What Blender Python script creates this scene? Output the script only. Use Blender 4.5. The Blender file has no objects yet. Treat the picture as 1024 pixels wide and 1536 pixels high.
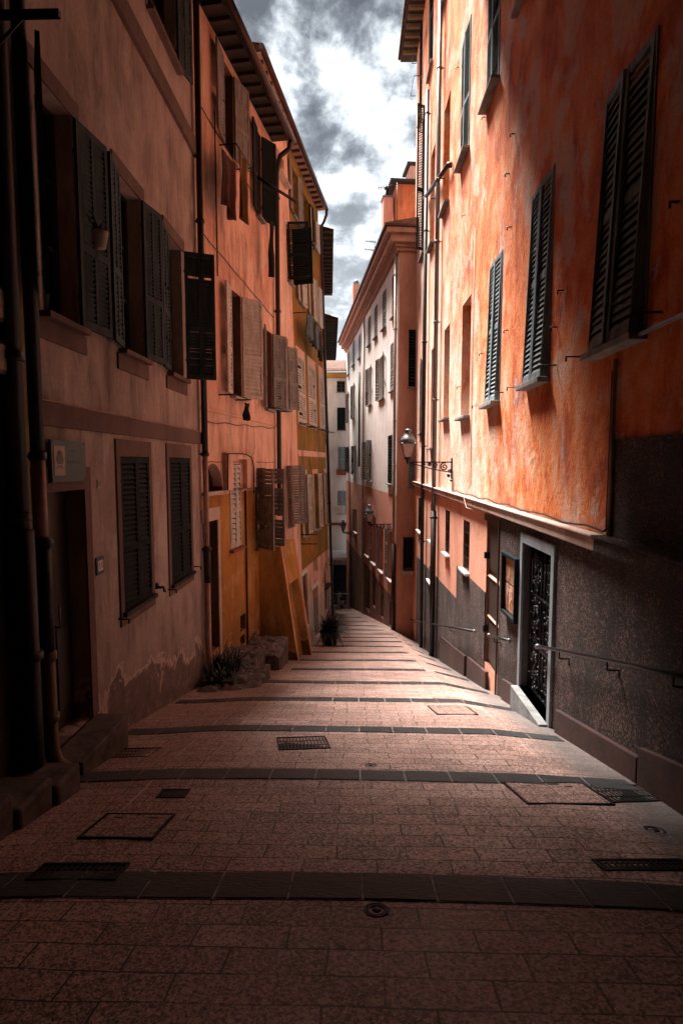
import bpy, math, random
from mathutils import Vector, Matrix, noise
random.seed(7)
SC = bpy.context.scene
COL = SC.collection
PI = math.pi
rad = math.radians

# ------------------------------------------------------------------ camera
F, CX, CY = 860.0, 512.0, 768.0
PITCH, YAW = rad(4.85), rad(1.53)
CAMZ = 1.6
cd = bpy.data.cameras.new('camera'); cam = bpy.data.objects.new('camera', cd); COL.objects.link(cam)
cd.sensor_fit = 'HORIZONTAL'; cd.sensor_width = 36.0; cd.lens = 36.0 * F / 1024
cd.clip_start = 0.05; cd.clip_end = 2000
cam.location = (0, 0, CAMZ); cam.rotation_euler = (PI / 2 - PITCH, 0, YAW)
SC.camera = cam
CM = Matrix.Rotation(YAW, 3, 'Z') @ Matrix.Rotation(PI / 2 - PITCH, 3, 'X')
def ray(px, py):
    return CM @ Vector(((px - CX) / F, -(py - CY) / F, -1.0))

# ------------------------------------------------------------------ street height
def gbase(Y):
    if Y < 22: return -0.23 * Y if Y > -6 else 1.38
    return -5.06 - 0.20 * (Y - 22) if Y < 46 else -9.86
def gz(X, Y):
    z = gbase(Y)
    # the paving falls a little towards the right hand wall
    if X > 1.5:
        k = min(max((Y - 5) / 12, 0), 1); z -= (0.05 + 0.33 * k) * min((X - 1.5) / 0.9, 1.0)
    if X < -1.6: z -= 0.05 * min((-X - 1.6) / 0.8, 1.0)
    return z
def gs(X, Y): return gz(X, Y) + (noise.noise(Vector((X * .9, Y * .9, 0))) * .006 if abs(X) < 5 and -5 < Y < 48 else 0)
def G(px, py):
    d = ray(px, py); t = 1.0
    lo, hi = 0.5, 80.0
    for _ in range(60):
        m = (lo + hi) / 2
        p = d * m
        if CAMZ + p.z > gz(p.x, p.y): lo = m
        else: hi = m
    p = d * lo
    return Vector((p.x, p.y, CAMZ + p.z))

# ------------------------------------------------------------------ materials
def rgb(r, g, b): return (r, g, b, 1)
class NT:
    def __init__(s, name):
        s.m = bpy.data.materials.new(name); s.m.use_nodes = True
        s.t = s.m.node_tree; s.t.nodes.clear()
        s.out = s.n('ShaderNodeOutputMaterial'); s.b = s.n('ShaderNodeBsdfPrincipled')
        s.l(s.b.outputs[0], s.out.inputs[0])
        s.tc = s.n('ShaderNodeTexCoord')
    def n(s, t, **k):
        x = s.t.nodes.new(t)
        for a, v in k.items(): setattr(x, a, v)
        return x
    def l(s, a, b): s.t.links.new(a, b)
    def mp(s, scale=(1, 1, 1), rot=(0, 0, 0), loc=(0, 0, 0), src=None):
        m = s.n('ShaderNodeMapping'); m.inputs['Scale'].default_value = scale
        m.inputs['Rotation'].default_value = rot; m.inputs['Location'].default_value = loc
        s.l(src or s.tc.outputs['Object'], m.inputs[0]); return m.outputs[0]
    def noise(s, vec, scale, detail=4, rough=.6, dist=0):
        x = s.n('ShaderNodeTexNoise'); x.inputs['Scale'].default_value = scale
        x.inputs['Detail'].default_value = detail; x.inputs['Roughness'].default_value = rough
        x.inputs['Distortion'].default_value = dist
        s.l(vec, x.inputs['Vector']); return x.outputs['Fac']
    def ramp(s, fac, stops, interp='LINEAR'):
        r = s.n('ShaderNodeValToRGB'); r.color_ramp.interpolation = interp
        e = r.color_ramp.elements
        while len(e) < len(stops): e.new(.5)
        for q, (p, c) in zip(e, stops):
            q.position = p; q.color = c if len(c) == 4 else rgb(*c)
        s.l(fac, r.inputs[0]); return r.outputs[0]
    def mix(s, fac, a, b, mode='MIX'):
        x = s.n('ShaderNodeMix', data_type='RGBA', blend_type=mode)
        for sock, v in ((x.inputs[0], fac), (x.inputs[6], a), (x.inputs[7], b)):
            if hasattr(v, 'is_linked') or hasattr(v, 'links'): s.l(v, sock)
            elif isinstance(v, (int, float)): sock.default_value = v
            else: sock.default_value = v if len(v) == 4 else rgb(*v)
        return x.outputs[2]
    def math(s, op, a, b=0.0, c=None, clamp=False):
        x = s.n('ShaderNodeMath', operation=op, use_clamp=clamp)
        for i, v in enumerate((a, b) if c is None else (a, b, c)):
            if isinstance(v, (int, float)): x.inputs[i].default_value = v
            else: s.l(v, x.inputs[i])
        return x.outputs[0]
    def bump(s, h, strength=.3, dist=.02):
        b = s.n('ShaderNodeBump'); b.inputs['Strength'].default_value = strength; b.inputs['Distance'].default_value = dist
        s.l(h, b.inputs['Height']); s.l(b.outputs[0], s.b.inputs['Normal'])
    def base(s, c):
        if hasattr(c, 'links'): s.l(c, s.b.inputs['Base Color'])
        else: s.b.inputs['Base Color'].default_value = c if len(c) == 4 else rgb(*c)
    def rough(s, v):
        if hasattr(v, 'links'): s.l(v, s.b.inputs['Roughness'])
        else: s.b.inputs['Roughness'].default_value = v
BW = lambda v: (v, v, v)

def plaster(name, c1, c2, c3, stain, stain_amt=.5, streak=(1.7, 1.7, .75), seed=0, patch=None, patch_at=.66, rough=.85, damp=None):
    """Old lime plaster: two streaky coats, grime, faded patches, trowel bump."""
    t = NT(name); o = (seed * 7.3, seed * 3.1, seed * 5.7)
    st = t.mp(streak, loc=o); big = t.mp((1, 1, .7), loc=o)
    n1 = t.noise(st, 1.3, 10, .68, .4); n2 = t.noise(big, .45, 5, .6, .3)
    a = t.ramp(n1, [(.30, c1), (.50, c2), (.68, c3)])
    b = t.ramp(n2, [(.36, c1), (.60, c3)])
    col = t.mix(.42, a, b)
    if patch:
        n3 = t.noise(t.mp((1.0, 1.0, .7), loc=(o[0] + 3, 1, 2)), 1.1, 9, .66, 1.2)
        col = t.mix(t.ramp(n3, [(patch_at - .10, BW(0)), (patch_at, BW(.75))]), col, patch)
    n4 = t.noise(t.mp((3.2, 3.2, .62), loc=(1, o[0], 4)), 1.2, 9, .70, .6); n6 = t.noise(t.mp((.8, .8, .6), loc=(5, o[0], 1)), .9, 6, .62, .8)
    sm = t.math('MULTIPLY', t.ramp(n4, [(.44, BW(0)), (.70, BW(1))]), t.ramp(n6, [(.40, BW(.25)), (.60, BW(1))]))
    col = t.mix(t.math('MULTIPLY', sm, min(1, stain_amt * 1.5)), col, stain)
    col = t.mix(t.ramp(n6, [(.50, BW(0)), (.72, BW(.30))]), col, tuple(x * .45 for x in c1))
    n5 = t.noise(t.mp(), 26, 6, .75)
    col = t.mix(t.ramp(n5, [(.35, BW(.32)), (.6, BW(0))]), col, tuple(x * .55 for x in c1))
    vor = t.noise(t.mp((7, 7, 5), loc=(9, o[1], 2)), 2.0, 3, .5)
    col = t.mix(t.ramp(vor, [(.70, BW(0)), (.74, BW(.45))]), col, stain)
    if damp:
        # damp, peeling foot of the wall that follows the slope of the lane
        k, c0, hgt, dc = damp
        sx = t.n('ShaderNodeSeparateXYZ'); t.l(t.tc.outputs['Object'], sx.inputs[0])
        h = t.math('ADD', t.math('ADD', sx.outputs[2], t.math('MULTIPLY', sx.outputs[0], k)), c0)
        wob = t.math('MULTIPLY', t.math('SUBTRACT', t.noise(t.mp((1, 1, 1), loc=o), 1.4, 9, .68, .6), .5), 3.0 * hgt)
        mr = t.n('ShaderNodeMapRange'); mr.inputs[1].default_value = hgt * .55; mr.inputs[2].default_value = hgt * .50
        t.l(t.math('ADD', h, wob), mr.inputs[0])
        ms = t.n('ShaderNodeMapRange'); ms.inputs[1].default_value = hgt * 2.2; ms.inputs[2].default_value = 0; t.l(t.math('ADD', h, wob), ms.inputs[0])
        fine = t.noise(t.mp(), 6, 8, .75)
        mp_ = t.n('ShaderNodeMapRange'); mp_.inputs[1].default_value = hgt * .72; mp_.inputs[2].default_value = hgt * .68; t.l(t.math('ADD', h, wob), mp_.inputs[0])
        col = t.mix(t.math('MULTIPLY', ms.outputs[0], .55), col, dc)
        col = t.mix(t.math('MULTIPLY', mp_.outputs[0], .7), col, tuple(min(.62, x * 4.2) for x in dc))
        col = t.mix(t.math('MULTIPLY', mr.outputs[0], .85), col, t.ramp(fine, [(.35, tuple(x * .4 for x in dc)), (.55, dc), (.7, tuple(min(1, x * 2.2) for x in dc))]))
    t.base(col); t.rough(rough); t.b.inputs['Specular IOR Level'].default_value = .25
    t.bump(t.math('ADD', t.noise(t.mp(), 9, 8, .65), t.math('MULTIPLY', n2, 2.5)), .45, .03)
    return t.m

def simple(name, c, rough=.6, metal=0, var=.35, scale=8, bump=.15, spec=.5, c2=None, streak=(1, 1, 1)):
    t = NT(name)
    n = t.noise(t.mp(streak), scale, 6, .65)
    d = c2 or tuple(x * (1 - var) for x in c)
    t.base(t.ramp(n, [(.35, d), (.65, c)]))
    t.rough(rough); t.b.inputs['Metallic'].default_value = metal
    t.b.inputs['Specular IOR Level'].default_value = spec
    t.bump(t.noise(t.mp(), scale * 4, 4, .6), bump, .01)
    return t.m

M = {}
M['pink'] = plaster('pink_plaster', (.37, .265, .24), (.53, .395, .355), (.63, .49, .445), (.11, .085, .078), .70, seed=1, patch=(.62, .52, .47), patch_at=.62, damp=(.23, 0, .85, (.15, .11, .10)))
M['orange_salmon'] = plaster('orange_salmon_plaster', (.80, .37, .25), (.92, .55, .43), (.94, .64, .52), (.22, .10, .05), .80, seed=2, patch=(.93, .72, .62), patch_at=.64)
M['lower_orange'] = plaster('yellow_orange_plaster', (.36, .15, .03), (.52, .22, .045), (.66, .28, .09), (.12, .065, .022), .7, seed=3, patch=(.62, .36, .14), patch_at=.60, damp=(.228, 2.31, .8, (.13, .07, .03)))
M['buttress'] = plaster('ochre_buttress_plaster', (.40, .18, .04), (.56, .25, .055), (.66, .32, .10), (.13, .07, .025), .75, seed=23, patch=(.62, .38, .17), patch_at=.60, damp=(0, 3.15, .55, (.12, .065, .035)))
M['ochre'] = plaster('mossy_ochre_plaster', (.20, .13, .022), (.29, .18, .03), (.46, .20, .045), (.065, .06, .018), .75, seed=4, patch=(.56, .20, .06), patch_at=.60)
M['red_orange'] = plaster('red_orange_plaster', (.56, .13, .04), (.72, .20, .07), (.80, .27, .12), (.20, .07, .03), .5, seed=5)
M['rustred'] = plaster('big_wall_orange_plaster', (.44, .090, .030), (.70, .16, .050), (.86, .36, .20), (.17, .055, .03), .50, (2.6, 2.6, .42), seed=6, patch=(.66, .50, .42), patch_at=.63)
M['palesalmon'] = plaster('pale_salmon_plaster', (.78, .36, .25), (.85, .46, .34), (.88, .56, .46), (.55, .24, .16), .35, (2.6, 2.6, .42), seed=8, patch=(.62, .58, .55), patch_at=.60)
M['salmon'] = plaster('flat_salmon_paint', (.80, .34, .22), (.85, .40, .28), (.86, .44, .32), (.34, .13, .08), .25, seed=9)
M['cream'] = plaster('cream_pink_plaster', (.88, .77, .72), (.91, .85, .82), (.93, .90, .88), (.50, .28, .20), .35, (2, 2, .35), seed=10)
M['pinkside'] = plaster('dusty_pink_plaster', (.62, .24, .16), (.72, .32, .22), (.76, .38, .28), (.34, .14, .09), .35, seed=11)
M['darkbrown'] = plaster('brown_stone_and_shade', (.16, .075, .05), (.24, .115, .08), (.32, .15, .10), (.07, .04, .03), .6, seed=17)  # dark stone jambs; also shade painted into reveals and the cream house's foot
M['farwhite'] = plaster('off_white_plaster', (.68, .64, .60), (.76, .73, .70), (.82, .80, .78), (.40, .34, .30), .3, seed=12)
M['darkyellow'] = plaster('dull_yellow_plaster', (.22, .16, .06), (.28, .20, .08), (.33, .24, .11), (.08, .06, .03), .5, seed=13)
M['taupe'] = plaster('taupe_painted_band', (.16, .10, .085), (.20, .13, .11), (.24, .16, .14), (.08, .05, .04), .4, seed=14)
M['palestone'] = plaster('pale_rendered_stone', (.52, .38, .32), (.62, .48, .42), (.70, .58, .52), (.22, .14, .11), .5, seed=15)
M['ledge'] = plaster('weathered_ledge_plaster', (.50, .30, .23), (.66, .44, .36), (.60, .50, .46), (.20, .12, .10), .6, (5, 5, 1), seed=16)

def twocoat():
    """big wall: raw orange coat near the viewer, paler salmon with grey washed streaks farther down the lane"""
    t = NT('peeling_two_coat_plaster')
    st = t.mp((1.25, 1.25, .78), loc=(4, 1, 7)); st2 = t.mp((3.0, 3.0, 1.9), loc=(9, 3, 2)); big = t.mp((1, 1, .62), loc=(2, 5, 1))
    n1 = t.noise(st, 1.15, 12, .70, .35); n2 = t.noise(big, .55, 6, .62, 1.0); n3 = t.noise(st2, 1.3, 9, .72, .5)
    orange = t.ramp(n1, [(.32, (.30, .07, .028)), (.43, (.62, .13, .040)), (.50, (.80, .22, .065)), (.58, (.84, .34, .17)), (.68, (.80, .50, .38))])
    pale = t.ramp(n1, [(.30, (.72, .28, .17)), (.44, (.86, .44, .31)), (.56, (.90, .60, .48)), (.70, (.92, .74, .66))])
    sx = t.n('ShaderNodeSeparateXYZ'); t.l(t.tc.outputs['Object'], sx.inputs[0])
    k = t.math('ADD', t.math('MULTIPLY', t.math('ADD', sx.outputs[0], 9.6), -.16), t.math('MULTIPLY', t.math('SUBTRACT', n2, .5), 3.2))
    k = t.math('ADD', k, t.math('MULTIPLY', t.math('SUBTRACT', n3, .5), 1.6))
    k = t.math('ADD', k, t.math('MULTIPLY', t.math('SUBTRACT', sx.outputs[2], 3.0), -.15))
    km = t.n('ShaderNodeMapRange'); km.inputs[1].default_value = -.15; km.inputs[2].default_value = .75; t.l(k, km.inputs[0])
    col = t.mix(km.outputs[0], orange, pale)
    g = t.noise(t.mp((1.2, 1.2, .34), loc=(1, 2, 9)), 1.0, 10, .70, .4)
    col = t.mix(t.ramp(g, [(.55, BW(0)), (.66, BW(.75))]), col, (.52, .49, .47))
    r = t.noise(t.mp((1.5, 1.5, .5), loc=(7, 2, 4)), 1.2, 10, .72, .4)
    col = t.mix(t.ramp(r, [(.56, BW(0)), (.72, BW(.72))]), col, (.20, .075, .035))
    fl = t.noise(t.mp((1, 1, .8), loc=(3, 3, 3)), 1.1, 9, .66, .3)
    col = t.mix(t.ramp(fl, [(.57, BW(0)), (.582, BW(.55))]), col, (.66, .52, .46))
    fl2 = t.noise(t.mp((1, 1, .9), loc=(13, 6, 1)), 1.7, 9, .66, .3)
    col = t.mix(t.ramp(fl2, [(.66, BW(0)), (.668, BW(.8))]), col, (.50, .50, .50))
    sp_ = t.noise(t.mp(), 30, 5, .75)
    col = t.mix(t.ramp(sp_, [(.33, BW(.45)), (.5, BW(0))]), col, (.16, .05, .025))
    t.base(col); t.rough(.88); t.b.inputs['Specular IOR Level'].default_value = .2
    t.bump(t.math('ADD', t.noise(t.mp(), 8, 9, .68), t.math('MULTIPLY', n3, 2.0)), .6, .035)
    return t.m
M['rustred'] = twocoat()

def roughcast():
    t = NT('brown_roughcast')
    a = t.noise(t.mp(), 38, 5, .85); a2 = t.noise(t.mp(), 15, 6, .85, .5); b = t.noise(t.mp((1.1, 1.1, .45)), 1.3, 8, .68, .9)
    g = t.noise(t.mp((2.2, 2.2, .5), loc=(3, 3, 3)), 1.2, 8, .7, .8)
    vo = t.n('ShaderNodeTexVoronoi'); vo.inputs['Scale'].default_value = 70; t.l(t.mp(), vo.inputs['Vector'])
    sp = t.n('ShaderNodeSeparateColor'); t.l(vo.outputs['Color'], sp.inputs[0])
    k = t.math('ADD', sp.outputs[0], t.math('MULTIPLY', t.math('SUBTRACT', b, .5), 1.5))
    c = t.ramp(k, [(.05, (.006, .005, .005)), (.40, (.020, .012, .010)), (.66, (.065, .030, .023)), (.86, (.17, .062, .042)), (1.0, (.34, .19, .15))])
    c = t.mix(t.ramp(g, [(.55, BW(0)), (.70, BW(.45))]), c, (.085, .078, .07))
    c = t.mix(t.ramp(a2, [(.34, BW(.9)), (.50, BW(0))]), c, (.006, .005, .005))
    t.base(c); t.rough(.85)
    t.bump(t.math('ADD', a, t.math('MULTIPLY', a2, 1.5)), 1.0, .07)
    return t.m
M['roughcast'] = roughcast()
M['redplinth'] = simple('dark_red_plinth', (.075, .024, .017), .8, c2=(.025, .013, .011), scale=3, bump=.5)
M['shutter_blue'] = simple('grey_blue_shutter_paint', (.075, .105, .12), .6, c2=(.035, .052, .06), scale=5, streak=(2, 2, .4), spec=.05)
M['shutter_slate'] = simple('weathered_slate_shutter_paint', (.28, .33, .35), .65, c2=(.13, .165, .18), scale=5, streak=(2, 2, .4), spec=.05)
M['shutter_dark'] = simple('dark_green_shutter_paint', (.014, .021, .024), .6, c2=(.008, .012, .014), scale=5, streak=(2, 2, .4), spec=.05)
M['shutter_white'] = simple('worn_white_shutter_paint', (.66, .63, .60), .6, c2=(.42, .33, .28), scale=6, streak=(2, 2, .5))
M['shutter_grey'] = simple('worn_grey_brown_shutter', (.30, .29, .285), .65, c2=(.17, .14, .13), scale=6, streak=(2, 2, .5), spec=.05)
M['shutter_pale'] = simple('pale_blue_grey_shutter', (.26, .32, .34), .6, c2=(.18, .22, .23), scale=6)
M['glass'] = simple('dark_window_glass', (.012, .016, .018), .12, var=.3, bump=.0, spec=.6)
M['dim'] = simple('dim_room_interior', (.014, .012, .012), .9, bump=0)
M['winframe'] = simple('window_frame_paint', (.06, .052, .05), .5)
M['iron'] = simple('black_iron', (.012, .014, .016), .42, .6, bump=.2, scale=20)
M['pipe_dark'] = simple('dark_painted_pipe', (.035, .030, .030), .5, .3, scale=6, c2=(.02, .018, .018))
M['pipe_grey'] = simple('grey_zinc_pipe', (.22, .23, .25), .42, .5, c2=(.12, .125, .14), scale=4, streak=(1, 1, .3))
M['pipe_pink'] = simple('pink_painted_pipe', (.50, .30, .25), .6, c2=(.36, .20, .16), scale=4)
M['gutter'] = simple('brown_metal_gutter', (.075, .040, .034), .45, .4, c2=(.04, .025, .022), scale=4)
M['eave'] = simple('dark_eave_boards', (.045, .030, .025), .8, c2=(.02, .015, .013), scale=5)
M['eavelight'] = simple('pinkish_cornice_plaster', (.52, .27, .20), .8, c2=(.36, .18, .13), scale=3)
M['rafter'] = simple('rafter_end_paint', (.05, .036, .03), .8, scale=9)
M['tile'] = simple('terracotta_roof_tile', (.22, .09, .055), .85, c2=(.08, .045, .035), scale=6, bump=.4)
M['sill'] = simple('worn_stone_sill', (.30, .29, .28), .8, c2=(.14, .13, .13), scale=8)
M['whitesill'] = simple('white_marble_sill', (.66, .62, .60), .6, var=.25)
M['darkdoor'] = simple('dark_brown_door_wood', (.050, .030, .024), .5, c2=(.022, .014, .012), scale=4, streak=(6, 6, .6))
M['woodlight'] = simple('old_yellow_wood', (.20, .13, .06), .6, c2=(.10, .065, .03), scale=4, streak=(6, 6, .6))
M['greyframe'] = simple('grey_blue_door_frame', (.27, .31, .34), .6, c2=(.18, .21, .23), scale=6)
M['step'] = simple('worn_stone_step', (.16, .115, .10), .75, c2=(.05, .038, .034), scale=5, bump=.5)
M['concrete'] = simple('grey_cement', (.24, .25, .25), .85, c2=(.12, .12, .12), scale=5, bump=.4)
M['lampglass'] = simple('frosted_lamp_glass', (.42, .30, .26), .35, var=.15, bump=0)
M['white'] = simple('white_paint', (.74, .74, .74), .5, var=.1)
M['signblue'] = simple('blue_green_sign_panel', (.05, .115, .135), .6, var=.2)
M['signcream'] = simple('cream_sign_paper', (.48, .38, .32), .7, var=.1)
M['ink'] = simple('dark_print', (.02, .03, .035), .5, bump=0)
M['leafdark'] = simple('dark_green_leaf', (.018, .034, .022), .45, c2=(.010, .018, .014), scale=12)
M['leafmid'] = simple('dusty_green_leaf', (.05, .075, .05), .5, c2=(.025, .035, .028), scale=12)
M['pot'] = simple('dark_clay_pot', (.05, .035, .03), .7)
M['cloth_red'] = simple('dark_red_cloth', (.085, .022, .018), .9, scale=10)
M['cloth_yellow'] = simple('mustard_brown_cloth', (.17, .09, .025), .9, scale=10)
M['cloth_blue'] = simple('dull_blue_cloth', (.10, .14, .17), .9, scale=10)
M['cloth_black'] = simple('black_cloth', (.012, .014, .017), .9, scale=10)
M['awningochre'] = simple('ochre_roof_edge', (.50, .26, .06), .8)
M['redbrown'] = simple('red_brown_band', (.30, .08, .045), .8)
M['zinc'] = simple('zinc_sheet', (.16, .18, .20), .4, .5, c2=(.09, .10, .11))

def paving():
    t = NT('pink_granite_paving')
    br = t.n('ShaderNodeTexBrick'); br.offset = .43; br.squash = 1.0
    wob = t.n('ShaderNodeVectorMath', operation='ADD')
    nn = t.n('ShaderNodeTexNoise'); nn.inputs['Scale'].default_value = 1.7; t.l(t.mp(), nn.inputs['Vector'])
    sc = t.n('ShaderNodeVectorMath', operation='SCALE'); sc.inputs['Scale'].default_value = .05
    t.l(nn.outputs['Color'], sc.inputs[0]); t.l(sc.outputs[0], wob.inputs[0]); t.l(t.mp(loc=(.1, .03, 0)), wob.inputs[1])
    t.l(wob.outputs[0], br.inputs['Vector'])
    for k, v in (('Scale', 1.0), ('Mortar Size', .005), ('Mortar Smooth', .25), ('Bias', 0), ('Brick Width', .43), ('Row Height', .172)):
        br.inputs[k].default_value = v
    br.inputs['Color1'].default_value = rgb(0, 0, 0); br.inputs['Color2'].default_value = rgb(1, 1, 1); br.inputs['Mortar'].default_value = rgb(.5, .5, .5)
    tone = br.outputs['Color']
    g1 = t.math('ADD', t.math('MULTIPLY', t.noise(t.mp(), 48, 3, .8), .6), t.math('MULTIPLY', t.noise(t.mp(), 130, 2, .8), .4)); g2 = t.noise(t.mp(), 1.3, 7, .65, .4); g3 = t.noise(t.mp((1.5, 6, 1)), 5, 5, .7)
    c = t.ramp(g2, [(.28, (.23, .12, .098)), (.5, (.43, .24, .195)), (.72, (.58, .36, .30))])
    c = t.mix(t.ramp(tone, [(.0, BW(.62)), (.45, BW(0))]), c, (.11, .065, .058))
    c = t.mix(t.ramp(tone, [(.6, BW(0)), (1.0, BW(.5))]), c, (.62, .42, .36))
    g5 = t.noise(t.mp((1, 1.6, 1), loc=(4, 4, 4)), .8, 8, .7, .8)
    c = t.mix(t.ramp(g5, [(.50, BW(0)), (.66, BW(.55))]), c, (.10, .062, .055))
    c = t.mix(t.ramp(g1, [(.50, BW(0)), (.58, BW(.85))]), c, (.70, .44, .36))
    c = t.mix(t.ramp(g1, [(.40, BW(.95)), (.49, BW(0))]), c, (.045, .025, .024))
    c = t.mix(t.ramp(g3, [(.60, BW(0)), (.78, BW(.6))]), c, (.07, .045, .04))
    vg = t.n('ShaderNodeTexVoronoi'); vg.inputs['Scale'].default_value = 85; t.l(t.mp(), vg.inputs['Vector'])
    sg_ = t.n('ShaderNodeSeparateColor'); t.l(vg.outputs['Color'], sg_.inputs[0])
    c = t.mix(t.ramp(sg_.outputs[0], [(.72, BW(0)), (.80, BW(.7))]), c, (.035, .022, .020))
    c = t.mix(t.ramp(sg_.outputs[1], [(.80, BW(0)), (.88, BW(.5))]), c, (.72, .50, .44))
    # joints, not everywhere equally dark
    jm = t.math('MULTIPLY', br.outputs['Fac'], t.ramp(t.noise(t.mp(), 2.2, 3, .6), [(.36, BW(.3)), (.52, BW(1))]))
    c = t.mix(jm, c, (.018, .013, .012))
    # pale cement joints running down the lane and grey strip at the right
    sx = t.n('ShaderNodeSeparateXYZ'); t.l(t.tc.outputs['Object'], sx.inputs[0])
    wx = t.math('ADD', sx.outputs[0], t.math('MULTIPLY', t.math('SUBTRACT', t.noise(t.mp(), .7, 2), .5), .12))
    for xx, a in ((-1.72, .75), (-1.38, .4), (1.78, .55), (2.12, .35)):
        d = t.math('ABSOLUTE', t.math('SUBTRACT', wx, xx))
        m = t.math('MULTIPLY', t.math('LESS_THAN', d, .008), t.math('MULTIPLY', t.ramp(t.noise(t.mp(), 1.1, 4, .7), [(.42, BW(0)), (.56, BW(1))]), a))
        c = t.mix(m, c, (.62, .50, .46))
    edge = t.ramp(t.math('ADD', wx, t.math('MULTIPLY', g2, .5)), [(.0, BW(0)), (1, BW(0))])
    mr = t.n('ShaderNodeMapRange'); mr.inputs[1].default_value = 2.0; mr.inputs[2].default_value = 2.35
    t.l(t.math('ADD', wx, t.math('MULTIPLY', g2, .35)), mr.inputs[0])
    c = t.mix(t.math('MULTIPLY', mr.outputs[0], .8), c, t.ramp(g1, [(.3, (.045, .045, .045)), (.7, (.13, .125, .12))]))
    # small dark gum spots and wet-looking stains
    vo = t.n('ShaderNodeTexVoronoi'); vo.inputs['Scale'].default_value = 1.9; t.l(t.mp(), vo.inputs['Vector'])
    c = t.mix(t.ramp(vo.outputs['Distance'], [(.035, BW(.85)), (.06, BW(0))]), c, (.02, .015, .015))
    t.base(c)
    t.rough(t.ramp(g2, [(.3, BW(.42)), (.7, BW(.68))]))
    t.bump(t.math('SUBTRACT', t.math('ADD', t.math('MULTIPLY', g1, .45), t.math('MULTIPLY', tone, .25)), t.math('MULTIPLY', br.outputs['Fac'], .9)), .7, .014)
    return t.m
M['paving'] = paving()
def setts():
    t = NT('dark_basalt_band')
    g = t.noise(t.mp((1.2, 5, 1)), 14, 5, .7); b = t.noise(t.mp(), 1.5, 4, .6)
    w = t.n('ShaderNodeTexWave'); w.inputs['Scale'].default_value = 9; w.inputs['Distortion'].default_value = 6; w.bands_direction = 'Y'
    t.l(t.mp((.6, 1, 1)), w.inputs['Vector'])
    c = t.ramp(g, [(.35, (.005, .007, .009)), (.55, (.013, .017, .020)), (.72, (.05, .058, .062))])
    c = t.mix(t.ramp(b, [(.55, BW(0)), (.7, BW(.25))]), c, (.04, .03, .028))
    t.base(c); t.rough(t.ramp(b, [(.3, BW(.28)), (.7, BW(.5))])); t.b.inputs['Specular IOR Level'].default_value = .6
    t.bump(t.math('ADD', g, t.noise(t.mp((1, 1, 1)), 22, 5, .75)), .9, .015)
    return t.m
M['setts'] = setts()
M['joint'] = simple('cement_joint', (.42, .37, .35), .9, c2=(.08, .07, .065), scale=7)

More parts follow.
